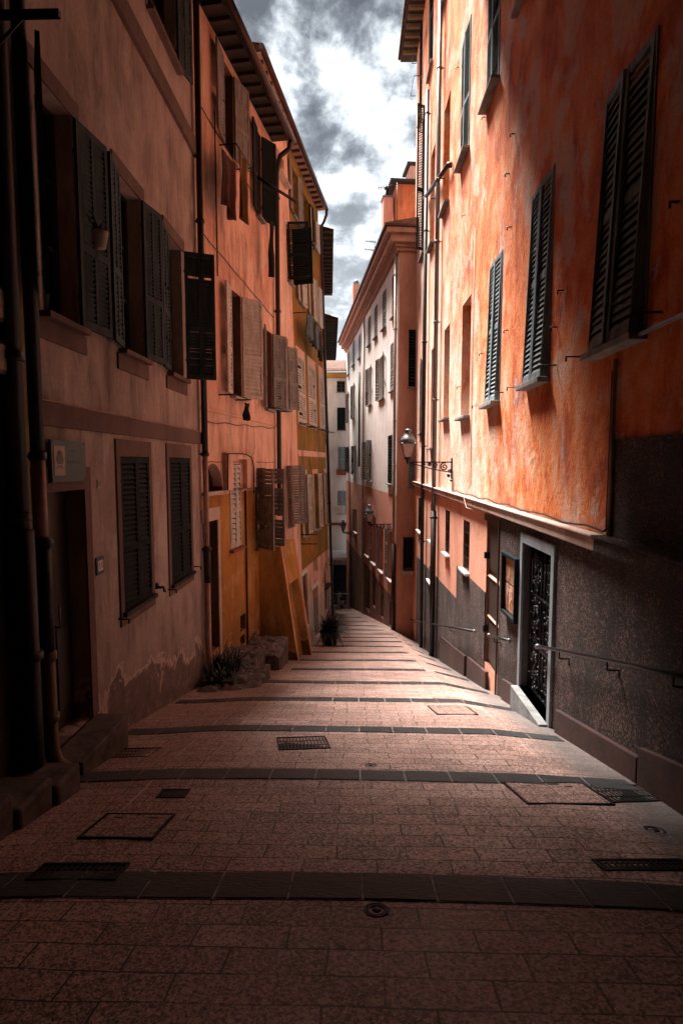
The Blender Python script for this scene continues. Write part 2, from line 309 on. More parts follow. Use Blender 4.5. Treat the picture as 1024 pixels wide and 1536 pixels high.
# ------------------------------------------------------------------ mesh builder
class MB:
    def __init__(s): s.v = []; s.f = []; s.mi = []; s.sm = []
    def add(s, vs, fs, T=None, mi=0, smooth=False):
        b = len(s.v)
        for p in vs:
            p = Vector(p)
            s.v.append(T @ p if T is not None else p)
        for f in fs: s.f.append([b + i for i in f]); s.mi.append(mi); s.sm.append(smooth)
        return s
    def box(s, x0, x1, y0, y1, z0, z1, T=None, mi=0):
        vs = [(x0, y0, z0), (x1, y0, z0), (x1, y1, z0), (x0, y1, z0), (x0, y0, z1), (x1, y0, z1), (x1, y1, z1), (x0, y1, z1)]
        return s.add(vs, [(0, 3, 2, 1), (4, 5, 6, 7), (0, 1, 5, 4), (1, 2, 6, 5), (2, 3, 7, 6), (3, 0, 4, 7)], T, mi)
    def prism(s, poly, y0, y1, T=None, mi=0):
        """poly of (x, z), extruded in y"""
        n = len(poly)
        a = sum(poly[i][0] * poly[(i + 1) % n][1] - poly[(i + 1) % n][0] * poly[i][1] for i in range(n))
        if a < 0: poly = poly[::-1]
        vs = [(x, y0, z) for x, z in poly] + [(x, y1, z) for x, z in poly]
        fs = [tuple(range(n)), tuple(range(2 * n - 1, n - 1, -1))]
        for i in range(n):
            j = (i + 1) % n
            fs.append((i, i + n, j + n, j))
        return s.add(vs, fs, T, mi)
    def tube(s, pts, r, seg=8, T=None, mi=0, cap=True):
        pts = [Vector(p) for p in pts]; n = len(pts); rs = r if isinstance(r, (list, tuple)) else [r] * n
        vs = []; fs = []; prev = None
        for i, p in enumerate(pts):
            if i == 0: d = pts[1] - p
            elif i == n - 1: d = p - pts[i - 1]
            else: d = (pts[i + 1] - p).normalized() + (p - pts[i - 1]).normalized()
            if d.length < 1e-9: d = Vector((0, 0, 1))
            d.normalize()
            if prev is None:
                a = Vector((1, 0, 0)) if abs(d.x) < .8 else Vector((0, 1, 0))
                u = d.cross(a).normalized()
            else: u = (prev - d * prev.dot(d)).normalized()
            prev = u; w = d.cross(u)
            for k in range(seg):
                a = 2 * PI * k / seg
                vs.append(p + (u * math.cos(a) + w * math.sin(a)) * rs[i])
        for i in range(n - 1):
            for k in range(seg):
                k2 = (k + 1) % seg
                fs.append((i * seg + k, i * seg + k2, (i + 1) * seg + k2, (i + 1) * seg + k))
        b = len(s.v); s.add(vs, fs, T, mi, True)
        if cap:
            s.f.append([b + k for k in range(seg)][::-1]); s.mi.append(mi); s.sm.append(False)
            s.f.append([b + (n - 1) * seg + k for k in range(seg)]); s.mi.append(mi); s.sm.append(False)
        return s
    def lathe(s, prof, seg=16, T=None, mi=0, smooth=True, rot=0):
        vs = []; fs = []
        for r, z in prof:
            for k in range(seg):
                a = 2 * PI * k / seg + rot; vs.append((r * math.cos(a), r * math.sin(a), z))
        for i in range(len(prof) - 1):
            for k in range(seg):
                k2 = (k + 1) % seg
                fs.append((i * seg + k, i * seg + k2, (i + 1) * seg + k2, (i + 1) * seg + k))
        fs.append(tuple(range(seg))[::-1]); fs.append(tuple((len(prof) - 1) * seg + k for k in range(seg)))
        return s.add(vs, fs, T, mi, smooth and seg > 6)
    def build(s, name, mats, parent=None, bevel=0, loc=None, smooth=False):
        me = bpy.data.meshes.new(name)
        me.from_pydata([tuple(p) for p in s.v], [], s.f)
        if not isinstance(mats, (list, tuple)): mats = [mats]
        for m in mats: me.materials.append(M[m] if isinstance(m, str) else m)
        for p, mi, sm in zip(me.polygons, s.mi, s.sm): p.material_index = mi; p.use_smooth = sm or smooth
        me.update()
        o = bpy.data.objects.new(name, me); COL.objects.link(o)
        if parent is not None: o.parent = parent
        if loc is not None: o.location = loc
        if bevel:
            b = o.modifiers.new('b', 'BEVEL'); b.width = bevel; b.segments = 2; b.limit_method = 'ANGLE'; b.angle_limit = rad(40)
        return o
def thing(name, label, cat, loc=(0, 0, 0), rz=0, group=None):
    o = bpy.data.objects.new(name, None); COL.objects.link(o); o.empty_display_size = .2
    o.location = loc; o.rotation_euler = (0, 0, rz)
    o['label'] = label; o['category'] = cat
    if group: o['group'] = group
    return o
def tag(o, label, cat, group=None):
    o['label'] = label; o['category'] = cat
    if group: o['group'] = group
    return o
def struct(o): o['kind'] = 'structure'; return o
def stuff(o): o['kind'] = 'stuff'; return o

# ------------------------------------------------------------------ facades
class Facade:
    """Vertical wall plane: local x along it, y into the building, z up."""
    def __init__(s, name, label, x, y, rz, cat='building', z=0.0, lean=0.0):
        s.o = Vector((x, y, z)); s.rz = rz
        h = Vector((-math.sin(rz), math.cos(rz), 0)); u = Vector((0, 0, 1))
        s.ax = Vector((math.cos(rz), math.sin(rz), 0))
        s.ay = h * math.cos(lean) - u * math.sin(lean); s.az = u * math.cos(lean) + h * math.sin(lean)
        s.root = thing(name, label, cat, s.o, rz)
        s.root.rotation_euler = (-lean, 0, rz)
    def w(s, x, y, z): return s.o + s.ax * x + s.ay * y + s.az * z
    def hit(s, px, py, off=0.0):
        d = ray(px, py); c = Vector((0, 0, CAMZ)); p0 = s.o - s.ay * off
        t = (p0 - c).dot(s.ay) / d.dot(s.ay)
        q = c + d * t - s.o
        return q.dot(s.ax), q.dot(s.az)
    def X(s, px, py=700, off=0.0): return s.hit(px, py, off)[0]
    def rect(s, pa, pb, top, bot, off=0.0):
        """pa, pb: pixel columns; top, bot: (px, py)"""
        z1 = s.hit(*top, off)[1]; z0 = s.hit(*bot, off)[1]
        ym = (top[1] + bot[1]) / 2
        a, b = s.X(pa, ym, off), s.X(pb, ym, off)
        return [min(a, b), max(a, b), min(z0, z1), max(z0, z1)]

def wall_grid(x0, x1, z0, z1, holes, y=0.0, reveal=.22, T=None, mb=None, mi=0, skirt=0.0, rmi=None):
    mb = mb or MB(); rmi = mi if rmi is None else rmi
    H = [(max(a, x0), min(b, x1), max(c, z0), min(d, z1)) for a, b, c, d in holes]
    H = [h for h in H if h[1] - h[0] > .01 and h[3] - h[2] > .01]
    def cuts(lo, hi, vals, step):
        c = sorted(set([lo, hi] + [v for v in vals if lo < v < hi])); out = [c[0]]
        for v in c[1:]:
            n = max(1, int((v - out[-1]) / step)); a = out[-1]
            for k in range(1, n + 1): out.append(a + (v - a) * k / n)
        return out
    xs = cuts(x0, x1, [h[0] for h in H] + [h[1] for h in H], 2.5)
    zs = cuts(z0, z1, [h[2] for h in H] + [h[3] for h in H], 2.5)
    for i in range(len(xs) - 1):
        for j in range(len(zs) - 1):
            a, b, c, d = xs[i], xs[i + 1], zs[j], zs[j + 1]
            if b - a < 1e-5 or d - c < 1e-5: continue
            mx, mz = (a + b) / 2, (c + d) / 2
            if any(h[0] < mx < h[1] and h[2] < mz < h[3] for h in H): continue
            mb.add([(a, y, c), (b, y, c), (b, y, d), (a, y, d)], [(0, 1, 2, 3)], T, mi)
    for a, b, c, d in H:
        r = y + reveal
        mb.add([(a, y, c), (b, y, c), (b, y, d), (a, y, d), (a, r, c), (b, r, c), (b, r, d), (a, r, d)],
               [(0, 4, 5, 1), (1, 5, 6, 2), (2, 6, 7, 3), (3, 7, 4, 0)], T, rmi)
    if skirt:
        r = y + skirt
        mb.add([(x0, y, z0), (x1, y, z0), (x1, y, z1), (x0, y, z1), (x0, r, z0), (x1, r, z0), (x1, r, z1), (x0, r, z1)],
               [(0, 1, 5, 4), (1, 2, 6, 5), (2, 3, 7, 6), (3, 0, 4, 7)], T, mi)
    return mb

def box_body(mb, x0, x1, z0, z1, depth, mi=0):
    d = depth
    mb.add([(x0, 0, z0), (x1, 0, z0), (x1, 0, z1), (x0, 0, z1), (x0, d, z0), (x1, d, z0), (x1, d, z1), (x0, d, z1)],
           [(1, 5, 6, 2), (0, 3, 7, 4), (3, 2, 6, 7), (4, 7, 6, 5)], None, mi)

def leaf(mb, w, h, hx, hz, ang, side, y=0.0, cols=1, split=.42, slat=.055, th=.035, flap=0, mi=0, st=.05, tiltdeg=40):
    """One louvred leaf. hinge at (hx, y, hz bottom). side=+1: leaf extends +x when closed; ang opens outward (-y)."""
    T = Matrix.Translation((hx, y, hz)) @ Matrix.Rotation(-side * ang, 4, 'Z') @ Matrix.Diagonal((side, 1, 1, 1))
    M0 = MB()
    st = min(st, w * .16)
    M0.box(0, st, -th, 0, 0, h); M0.box(w - st, w, -th, 0, 0, h)
    zs = [0, h]
    rails = [(0, st * 1.6), (h - st * 1.3, h)]
    if split: rails.append((h * split - st * .8, h * split + st * .8))
    rails.sort()
    for a, b in rails: M0.box(st, w - st, -th * .96, -.0008, a, b)
    if cols == 2: M0.box(w / 2 - st * .4, w / 2 + st * .4, -th * .96, -.0008, rails[0][1], rails[-1][0])
    ca, sa = math.cos(rad(tiltdeg)), math.sin(rad(tiltdeg))
    for (a0, a1), (b0, b1) in zip(rails[:-1], rails[1:]):
        n = max(2, int((b0 - a1) / slat)); 
        fl = flap and b0 < h * .7 and a0 == 0
        for k in range(n):
            zc = a1 + (k + .5) * (b0 - a1) / n
            rnd = math.sin(k * 12.9898 + hx * 78.233 + hz * 3.7) * 43758.5453; rnd -= math.floor(rnd)
            if rnd > .985: continue
            ta = rad(tiltdeg + (rnd - .5) * 9 + (14 if rnd > .94 else 0)); ca, sa = math.cos(ta), math.sin(ta); zc += (rnd - .5) * .006
            L = slat * .66
            sp = [(st, w - st)] if cols == 1 else [(st, w / 2 - st * .4), (w / 2 + st * .4, w - st)]
            for (sa_, sb_) in sp:
                y0, z0_ = -th * .9 , zc - L * sa; y1, z1_ = -th * .1, zc + L * sa
                t_ = .006
                M0.add([(sa_, y0, z0_), (sb_, y0, z0_), (sb_, y1, z1_), (sa_, y1, z1_), (sa_, y0, z0_ - t_), (sb_, y0, z0_ - t_), (sb_, y1, z1_ - t_), (sa_, y1, z1_ - t_)],
                       [(0, 1, 2, 3), (7, 6, 5, 4), (0, 4, 5, 1), (2, 6, 7, 3)])
    # small hinges
    for zz in (.15, .85): M0.box(-.012, .05, -th - .006, -th + .001, h * zz - .02, h * zz + .02)
    vs = [v.copy() for v in M0.v]
    if flap:
        zf = h * (split or .42)
        # outer lower panel is hinged at its top and pushed out
        for v in vs:
            if v.z < zf - st * .8 + 1e-4 and v.x > st * .5 and v.x < w - st * .5 or (v.z < st * 1.7 and v.x > .01):
                k = (zf - v.z); v.y -= math.sin(flap) * k
    for v in vs: v.z += (noise.noise(Vector((hx, hz, v.x * 2))) ) * .004
    fs = M0.f if side > 0 else [f[::-1] for f in M0.f]
    mb.add(vs, fs, T, mi)
    return mb

def window(fc, R, L=None, Rr=None, mat='shutter_blue', sill='sill', cols=1, split=.42, slat=.055, flap=0, depth=.2, sillpro=.10,
           frame='winframe', lw=None, name='window', sillh=.06, y=0.0, grille=False, pane='glass', outset=.0):
    """R=[x0,x1,z0,z1]; L / Rr = opening angle in degrees of the leaf hinged at x0 / x1 (None: no leaf)."""
    x0, x1, z0, z1 = R; w, h = x1 - x0, z1 - z0
    mb = MB(); d0 = depth; f = min(.05, w * .1)
    mb.box(x0, x0 + f, d0 - .04, d0 + .01, z0, z1); mb.box(x1 - f, x1, d0 - .04, d0 + .01, z0, z1)
    mb.box(x0 + f, x1 - f, d0 - .038, d0 + .008, z0, z0 + f); mb.box(x0 + f, x1 - f, d0 - .038, d0 + .008, z1 - f, z1)
    mb.box((x0 + x1) / 2 - f / 2, (x0 + x1) / 2 + f / 2, d0 - .036, d0 + .006, z0 + f, z1 - f)
    for q in (.36, .68): mb.box(x0 + f, x1 - f, d0 - .030, d0 + .004, z0 + h * q - .012, z0 + h * q + .012)
    wo = mb.build(name, frame, fc.root)
    if (L is not None and L < 60) or (Rr is not None and Rr < 60): pane = 'dim'
    MB().box(x0 - .01, x1 + .01, d0 + .012, d0 + .03, z0 - .01, z1 + .01).build('pane', pane, wo)
    if sill:
        MB().box(x0 - .06, x1 + .06, -sillpro, d0 - .045, z0 - sillh, z0 - .002).build('sill', sill, wo, bevel=.008)
    lwid = lw or w / 2 - .004
    e = .012
    if L is not None:
        closed = L < 60
        leaf(MB(), lwid, h - 2 * e, x0 + (.006 if closed else -.0), z0 + e, rad(L), 1, (.02 if closed else -.05 - outset), cols, split, slat, flap=flap, ).build('shutter', mat, wo)
    if Rr is not None:
        closed = Rr < 60
        leaf(MB(), lwid, h - 2 * e, x1 - (.006 if closed else -.0), z0 + e, rad(Rr), -1, (.02 if closed else -.05 - outset), cols, split, slat, flap=flap).build('shutter', mat, wo)
    if grille:
        g = MB(); n = max(2, int(w / .12))
        for k in range(1, n): g.tube([(x0 + w * k / n, .03, z0), (x0 + w * k / n, .03, z1)], .009, 5)
        for q in (.25, .5, .75): g.tube([(x0, .03, z0 + h * q), (x1, .03, z0 + h * q)], .009, 5)
        g.build('grille', 'iron', wo)
    return wo

def bracket(mb, x, z, pro=.22, r=.011):
    """shutter stay: small iron hook sticking out of the wall"""
    mb.tube([(x, 0, z), (x, -pro, z), (x, -pro, z - .05)], r, 5)
def pipe(fc, pts, r, mat, name='drainpipe', collars=(), parent=None, seg=10):
    mb = MB(); mb.tube(pts, r, seg)
    for i, (x, y, z) in enumerate(collars):
        mb.lathe([(r * 1.02, -.035), (r * 1.28, -.03), (r * 1.28, .03), (r * 1.02, .035)], seg, Matrix.Translation((x, y, z)))
        mb.box(x - .012, x + .012, y, 0, z - .012, z + .012)
    return mb.build(name, mat, fc.root if parent is None else parent)

def rafters(fc, n, x0, step, w, y0, y1, z0, z1, mat):
    me = None
    for i in range(n):
        if me is None:
            o = MB().box(0, w, y0, y1, z0, z1).build('rafter', mat, fc.root); me = o.data
        else:
            o = bpy.data.objects.new('rafter', me); COL.objects.link(o); o.parent = fc.root
        o.location = (x0 + i * step, 0, 0)
ZB = -14.0
# ================================================================== STREET (setting)
def street():
    xs = [-60, -30, -12, -6] + [-4 + .25 * i for i in range(33)] + [6, 12, 30, 60]
    ys = [-60, -30, -12] + [-8 + .3 * i for i in range(194)] + [60, 90, 140]
    vs = []; fs = []
    for y in ys:
        for x in xs:
            vs.append((x, y, gs(x, y)))
    W = len(xs)
    for j in range(len(ys) - 1):
        for i in range(W - 1):
            a = j * W + i; fs.append((a, a + 1, a + W + 1, a + W))
    struct(MB().add(vs, fs, smooth=True).build('street', 'paving'))
street()
def gq(x, y, up=0): return (x, y, gs(x, y) + up)
# dark stone bands, slightly bowed, every 1.72 m
def band(Y, k):
    random.seed(k)
    a = -2.66 if Y < 9 else (-2.3 if Y < 11.5 else (-1.35 if Y < 14.5 else (-1.75 if Y < 17 else -1.2 - .02 * (Y - 17))))
    b = 2.35 if Y < 11 else (2.35 - (Y - 11) * .06)
    if Y > 23: b = 1.25 - (Y - 23) * .12; a = -1.35
    wd = .28; st = .385
    jb = MB(); sb = MB()
    x = a
    while x < b - .08:
        x2 = min(x + st, b)
        def yy(q): return Y - .15 + .02 * math.cos(q * .9 + .2) - .02 + .012 * math.sin(q * 2 + k)
        p0, p1 = yy(x + .0), yy(x2)
        for (m, up, e) in ((jb, .004, 0), (sb, .010, .0065)):
            xa, xb = x + e, x2 - e
            ya0, ya1 = p0 - wd / 2 + e, p0 + wd / 2 - e; yb0, yb1 = p1 - wd / 2 + e, p1 + wd / 2 - e
            j = random.uniform(-.002, .002) if e else 0
            up_ = up + j
            top = [gq(xa, ya0, up_), gq(xb, yb0, up_), gq(xb, yb1, up_), gq(xa, ya1, up_)]
            bot = [(p[0], p[1], p[2] - .03) for p in top]
            m.add(top + bot, [(0, 1, 2, 3), (0, 4, 5, 1), (1, 5, 6, 2), (2, 6, 7, 3), (3, 7, 4, 0)])
        x = x2
    struct(jb.build('street_band_joint', 'joint')); struct(sb.build('street_band', 'setts', bevel=.004))
for k, Y in enumerate([1.32, 3.04, 4.9, 6.55, 8.38, 10.0, 11.72, 13.35, 15.15, 16.9, 18.6, 20.3, 22.0, 23.8, 25.8, 28.2, 31, 34, 37]):
    band(Y, k)

def plate(name, label, cat, quad, kind, group=None, up=.008):
    """covers and grates lying in the paving; quad = 4 pixel corners near-left, near-right, far-right, far-left"""
    P = [G(*q) for q in quad]
    c = sum(P, Vector()) / 4
    ux = ((P[1] - P[0]) + (P[2] - P[3])) / 2; uy = ((P[3] - P[0]) + (P[2] - P[1])) / 2
    w, d = ux.length, uy.length; ux.normalize(); nz = ux.cross(uy).normalized(); uyo = nz.cross(ux).normalized()
    T = Matrix(((ux.x, uyo.x, nz.x, 0), (ux.y, uyo.y, nz.y, 0), (ux.z, uyo.z, nz.z, 0), (0, 0, 0, 1)))
    c.z = gs(c.x, c.y)
    r = thing(name, label, cat, (0, 0, 0), 0, group); r.matrix_world = Matrix.Translation(c + Vector((0, 0, .001))) @ T
    def fr(mb, t, h): 
        mb.box(-w/2, w/2, -d/2, -d/2 + t, -.03, h); mb.box(-w/2, w/2, d/2 - t, d/2, -.03, h)
        mb.box(-w/2, -w/2 + t, -d/2 + t, d/2 - t, -.03, h - .001); mb.box(w/2 - t, w/2, -d/2 + t, d/2 - t, -.03, h - .001)
    if kind == 'grate':
        m = MB(); fr(m, .018, up); m.build('frame', 'iron', r)
        m = MB(); n = max(6, int(w / .038))
        for i in range(n):
            x = -w/2 + .02 + (w - .04) * (i + .5) / n
            m.box(x - .007, x + .007, -d/2 + .018, d/2 - .018, -.02, up - .003)
        for q in (-.17, .17): m.box(-w/2 + .018, w/2 - .018, d * q - .008, d * q + .008, -.02, up - .0045)
        m.build('bars', 'iron', r)
        MB().box(-w/2 + .01, w/2 - .01, -d/2 + .01, d/2 - .01, -.02, up - .009).build('pit', 'dim', r)
    elif kind == 'cover':
        m = MB(); fr(m, .014, up); m.build('frame', 'iron', r)
        for s in (-1, 1):
            m = MB(); m.box(min(s * .006, s * (w/2 - .02)), max(s * .006, s * (w/2 - .02)), -d/2 + .02, d/2 - .02, -.02, up - .002)
            m.build('lid', 'paving' if 'paved' in label else 'step', r, bevel=.003)
            MB().box(s * w * .25 - .03, s * w * .25 + .03, d * .3 - .008, d * .3 + .008, -.02, up).build('lifting_slot', 'iron', r)
    elif kind == 'flat':
        m = MB(); fr(m, .02, up); m.build('frame', 'iron', r)
        m = MB(); m.box(-w/2 + .02, w/2 - .02, -d/2 + .02, d/2 - .02, -.02, up - .004)
        for i in range(-3, 4):
            m.box(i * w / 8 - .004, i * w / 8 + .004, -d/2 + .04, d/2 - .04, up - .004, up - .001)
        m.build('lid', 'iron', r)
    elif kind == 'round':
        rr = w / 2; up = .004
        m = MB(); m.lathe([(rr, -.03), (rr, up), (rr * .86, up + .001), (rr * .84, up - .008)], 24); m.build('ring', 'concrete', r)
        m = MB(); m.lathe([(rr * .82, -.03), (rr * .82, up - .001), (rr * .6, up - .001), (rr * .58, up - .006), (rr * .35, up - .006), (rr * .33, up), (.001, up + .001)], 24); m.build('lid', 'iron', r)
    return r
gg = 'iron drain grates set in the paving'
plate('drain_grate', 'black iron drain grate in the middle of the lane, above the third dark band', 'grate', [(411, 1126), (489, 1123), (494, 1105), (420, 1107)], 'grate', gg)
plate('drain_grate', 'wide dark drain grate in the right gutter beside the two-part cover', 'grate', [(905, 1204), (1006, 1201), (975, 1178), (884, 1180)], 'grate', gg)
plate('drain_grate', 'dark drain grate cut by the right edge, just above the nearest dark band', 'grate', [(905, 1307), (1040, 1307), (1026, 1290), (888, 1291)], 'grate', gg)
plate('drain_grate', 'flat dark grate beside the doorstep of the pink house', 'grate', [(143, 1137), (227, 1135), (240, 1122), (158, 1123)], 'grate', gg)
plate('drain_grate', 'large dark grate at lower left, touching the nearest dark band', 'grate', [(38, 1326), (175, 1322), (194, 1299), (66, 1297)], 'grate', gg)
gm = 'covers set in the paving'
plate('manhole_cover', 'two-part paved manhole cover at right between two dark bands', 'manhole cover', [(783, 1208), (915, 1208), (880, 1177), (760, 1175)], 'cover', gm)
plate('manhole_cover', 'two-part paved manhole cover at lower left with pale worn corner', 'manhole cover', [(118, 1260), (234, 1261), (259, 1224), (158, 1223)], 'cover', gm)
plate('manhole_cover', 'thin framed paved cover at right, high up the lane', 'manhole cover', [(652, 1072), (716, 1073), (700, 1060), (643, 1060)], 'cover', gm)
plate('valve_cover', 'small black rectangular lid left of the lane below the second band', 'valve cover', [(232, 1198), (275, 1198), (288, 1185), (245, 1185)], 'flat', gm)
plate('valve_cover', 'small round iron lid with pale ring in the middle above the second band', 'valve cover', [(546, 1151), (566, 1151), (565, 1145), (547, 1145)], 'round', gm)
plate('valve_cover', 'small round iron lid just below the nearest dark band', 'valve cover', [(545, 1374), (585, 1374), (583, 1358), (546, 1358)], 'round', gm)
plate('valve_cover', 'round lid in a pale square at the right gutter', 'valve cover', [(968, 1253), (1003, 1253), (996, 1239), (964, 1239)], 'round', gm)

# ================================================================== LEFT: pink house (A) and the dull yellow one before it
A = Facade('house', 'dull pink house on the left with dark open shutters, a doorway and a brown band', -2.73, 0, PI / 2)
ax0, ax1 = 4.72, 10.02
openW = [A.rect(59, 112, (112, 190), (112, 492)), A.rect(178, 212, (212, 303), (212, 538)), A.rect(250, 273, (250, 344), (273, 563))]
z1 = openW[0][3]; z0 = openW[0][2]
for r in openW: r[2], r[3] = openW[1][2], openW[1][3]
lowW = [A.rect(181, 224, (224, 686), (224, 893)), A.rect(254, 285, (254, 686), (285, 858))]
doorA = A.rect(70, 131, (131, 733), (131, 1082))
topW = A.rect(222, 262, (262, -60), (262, 98))
holes = openW + lowW + [doorA, topW]
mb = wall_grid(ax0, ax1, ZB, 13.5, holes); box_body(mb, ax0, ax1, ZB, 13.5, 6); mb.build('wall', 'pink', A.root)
for i, r in enumerate(openW):
    lv = [(150, 172), (170, 168), (172, 112)][i]
    wo = window(A, r, lv[0], lv[1], 'shutter_blue' if i != 2 else 'shutter_dark', None, cols=2, slat=.05, split=.40, lw=[.50, .43, .44][i], st=.06) if False else window(A, r, lv[0], lv[1], 'shutter_blue', 'taupe', cols=2, slat=.048, split=.40, lw=[.52, .43, .46][i])
    MB().box(r[0] - .12, r[1] + .12, -.022, -.001, r[3] + .002, r[3] + .17).build('painted_lintel', 'taupe', A.root)
    MB().box(r[0] - .12, r[1] + .12, -.022, -.001, r[2] - .24, r[2] - .062).build('painted_sill_band', 'taupe', A.root)
for r in lowW:
    s = wall_grid(r[0] - .10, r[1] + .10, r[2] - .16, r[3] + .20, [r], y=-.02, reveal=.021, skirt=.02); s.build('window_surround', 'taupe', A.root)
    wo = window(A, r, 3, 3, 'shutter_dark', None, cols=1, slat=.058, split=.40)
    MB().box(r[0] - .06, r[1] + .06, -.07, -.021, r[2] - .05, r[2]).build('sill', 'iron', wo)
    m = MB(); bracket(m, r[0] - .14, r[2] - .05, .12); bracket(m, r[1] + .14, r[2] + .05, .12); m.build('shutter_stay', 'iron', A.root)
window(A, topW, 160, 165, 'shutter_blue', 'taupe', cols=2, lw=.4)
# door
wo = MB(); 
r = doorA
s = wall_grid(r[0] - .2, r[1] + .13, r[2], r[3] + .22, [(r[0], r[1], r[2], r[3])], y=-.02, reveal=.021, skirt=.02); s.build('door_surround', 'taupe', A.root)
dd = MB().box(r[0] + .10, r[1], .17, .21, r[2], r[3]); dd.box(r[0] + .2, (r[0] + r[1]) / 2 - .02, .155, .17, r[2] + .2, r[2] + 1.0); dd.box((r[0] + r[1]) / 2 + .06, r[1] - .1, .155, .17, r[2] + .2, r[2] + 1.0)
dd = dd.build('door', 'darkdoor', A.root, bevel=.006)
MB().tube([((r[0] + r[1]) / 2 + .02, .15, r[2] + 1.05), ((r[0] + r[1]) / 2 + .02, .10, r[2] + 1.05), ((r[0] + r[1]) / 2 + .02, .10, r[2] + 1.25)], .012).build('handle', 'pipe_grey', dd)
MB().box(r[0], r[0] + .10, .05, .2, r[2], r[3]).build('door_post', 'woodlight', A.root)
st = MB().box(r[0] - .15, r[1] + .10, -.34, -.003, r[2] - .55, r[2]); st.build('doorstep', 'step', A.root, bevel=.015)
# bands
zt = A.hit(180, 625)[1]; zb = A.hit(180, 652)[1]
MB().box(ax0, ax1, -.035, -.0, zb, zt).build('band', 'taupe', A.root, bevel=.006)
m = MB(); m.tube([(x, -.04, zt + .012 + .008 * math.sin(x * 5)) for x in [ax0 + .12 * i for i in range(44)]], .007, 5); m.build('cable', 'pipe_pink', A.root)
zt = A.hit(277, 184)[1]; zb = A.hit(277, 209)[1]
MB().box(ax0, ax1, -.06, 0, zb, zt).build('string_course', 'taupe', A.root, bevel=.01)
# hook and small pegs
m = MB(); x, z = A.hit(234, 880); m.tube([(x, 0, z), (x, -.1, z), (x + .03, -.12, z - .08)], .012, 6); m.box(x - .02, x + .02, -.03, 0, z - .03, z + .05); m.build('wall_hook', 'iron', A.root)
# corner pipe in its painted lengths
x = ax1 - .06; PR = .055
zA, zB_, zC, zD, zE = 8.5, A.hit(296, 683)[1], A.hit(298, 822)[1], A.hit(298, 878)[1], gz(-2.6, 10) + .05
pipe(A, [(x, -.09, 12), (x, -.09, zB_)], PR, 'pipe_dark', collars=[(x, -.09, zB_ + .02), (x, -.09, A.hit(285, 320)[1])])
pipe(A, [(x, -.09, zB_), (x, -.09, zC)], PR * .9, 'pipe_pink')
pipe(A, [(x, -.09, zC), (x, -.09, zD - .0)], PR * 1.15, 'pipe_dark', collars=[(x, -.09, zC - .05)])
pipe(A, [(x, -.09, zD), (x, -.09, zE + .25), (x, -.12, zE + .1), (x + .03, -.25, zE + .03)], PR * .9, 'pipe_pink')

# signs on the pink house
x0, z_ = A.hit(69, 690); x1, _ = A.hit(121, 690); zt = A.hit(121, 663)[1]; zb = A.hit(121, 721)[1]
sg = thing('wall_sign', 'blue-green plaque with a cream tree emblem panel above the doorway', 'sign', A.w((x0 + x1) / 2, -.03, zb), A.rz)
W = x1 - x0; H = zt - zb
MB().box(-W / 2, W / 2, -.02, .005, 0, H).build('panel', 'signblue', sg, bevel=.003)
px0 = -W / 2 + W * .06; px1 = -W / 2 + W * .36
MB().box(px0, px1, -.0235, -.0205, H * .16, H * .86).build('emblem_card', 'signcream', sg)
m = MB(); cx = (px0 + px1) / 2; cw = (px1 - px0)
def disc(m, x, z, r, y, n=14, sz=1.0):
    m.prism([(x + r * math.cos(2 * PI * k / n), z + r * sz * math.sin(2 * PI * k / n)) for k in range(n)], y - .0015, y)
for dx, dz, rr in ((0, .60, .22), (-.14, .54, .18), (.14, .54, .18), (0, .67, .15), (-.07, .63, .18), (.08, .62, .17)):
    disc(m, cx + dx * cw, H * dz, rr * cw, -.0236 - .0006 * (dx + .2), 14, 1.3)
m.box(cx - .03 * cw, cx + .03 * cw, -.0255, -.0236, H * .44, H * .52); m.box(cx - .2 * cw, cx + .2 * cw, -.0255, -.0236, H * .43, H * .44)
for k in range(7): m.box(cx - .24 * cw + k * .07 * cw, cx - .24 * cw + k * .07 * cw + .04 * cw, -.025, -.0236, H * .375, H * .40)
for k in range(12): m.box(cx - .40 * cw + k * .068 * cw, cx - .40 * cw + k * .068 * cw + .04 * cw, -.025, -.0236, H * .335, H * .35)
m.build('tree_emblem', 'ink', sg)
m = MB(); random.seed(3)
for k in range(4): m.box(W * (.03 + .035 * k), W * (.03 + .035 * k) + W * .022, -.0225, -.0203, H * .74, H * .765)
for k in range(6):
    hx = W * (-.06 + .07 * k); m.box(hx, hx + W * .014, -.0225, -.0203, H * .44, H * random.uniform(.50, .54)); m.box(hx, hx + W * .045, -.0222, -.0203, H * (.44 if k % 2 else .50), H * (.455 if k % 2 else .515))
m.build('lettering', 'ink', sg)
m = MB()
for a in (-1, 1):
    for b in (.06, .94): disc(m, a * W * .47, H * b, .012, -.0205)
m.build('screw', 'iron', sg)

def text(body, size, fc, x, z, y, mat, parent, name='lettering'):
    c = bpy.data.curves.new(name, 'FONT'); c.body = body; c.size = size; c.extrude = .001; c.align_x = 'CENTER'; c.align_y = 'CENTER'
    c.materials.append(M[mat]); o = bpy.data.objects.new(name, c); COL.objects.link(o); o.parent = parent
    dg = bpy.context.evaluated_depsgraph_get(); me = bpy.data.meshes.new_from_object(o.evaluated_get(dg)); bpy.data.objects.remove(o)
    o = bpy.data.objects.new(name, me); COL.objects.link(o); o.parent = parent
    o.location = (x, y, z); o.rotation_euler = (PI / 2, 0, 0); return o
x0, z_ = A.hit(142.5, 847); x1, _ = A.hit(154, 847); zt = A.hit(154, 833)[1]; zb = A.hit(154, 859)[1]
np_ = thing('house_number', 'blue-framed house number plate 11 beside the doorway', 'number plate', A.w((x0 + x1) / 2, -.003, zb), A.rz)
w_, h_ = x1 - x0, zt - zb
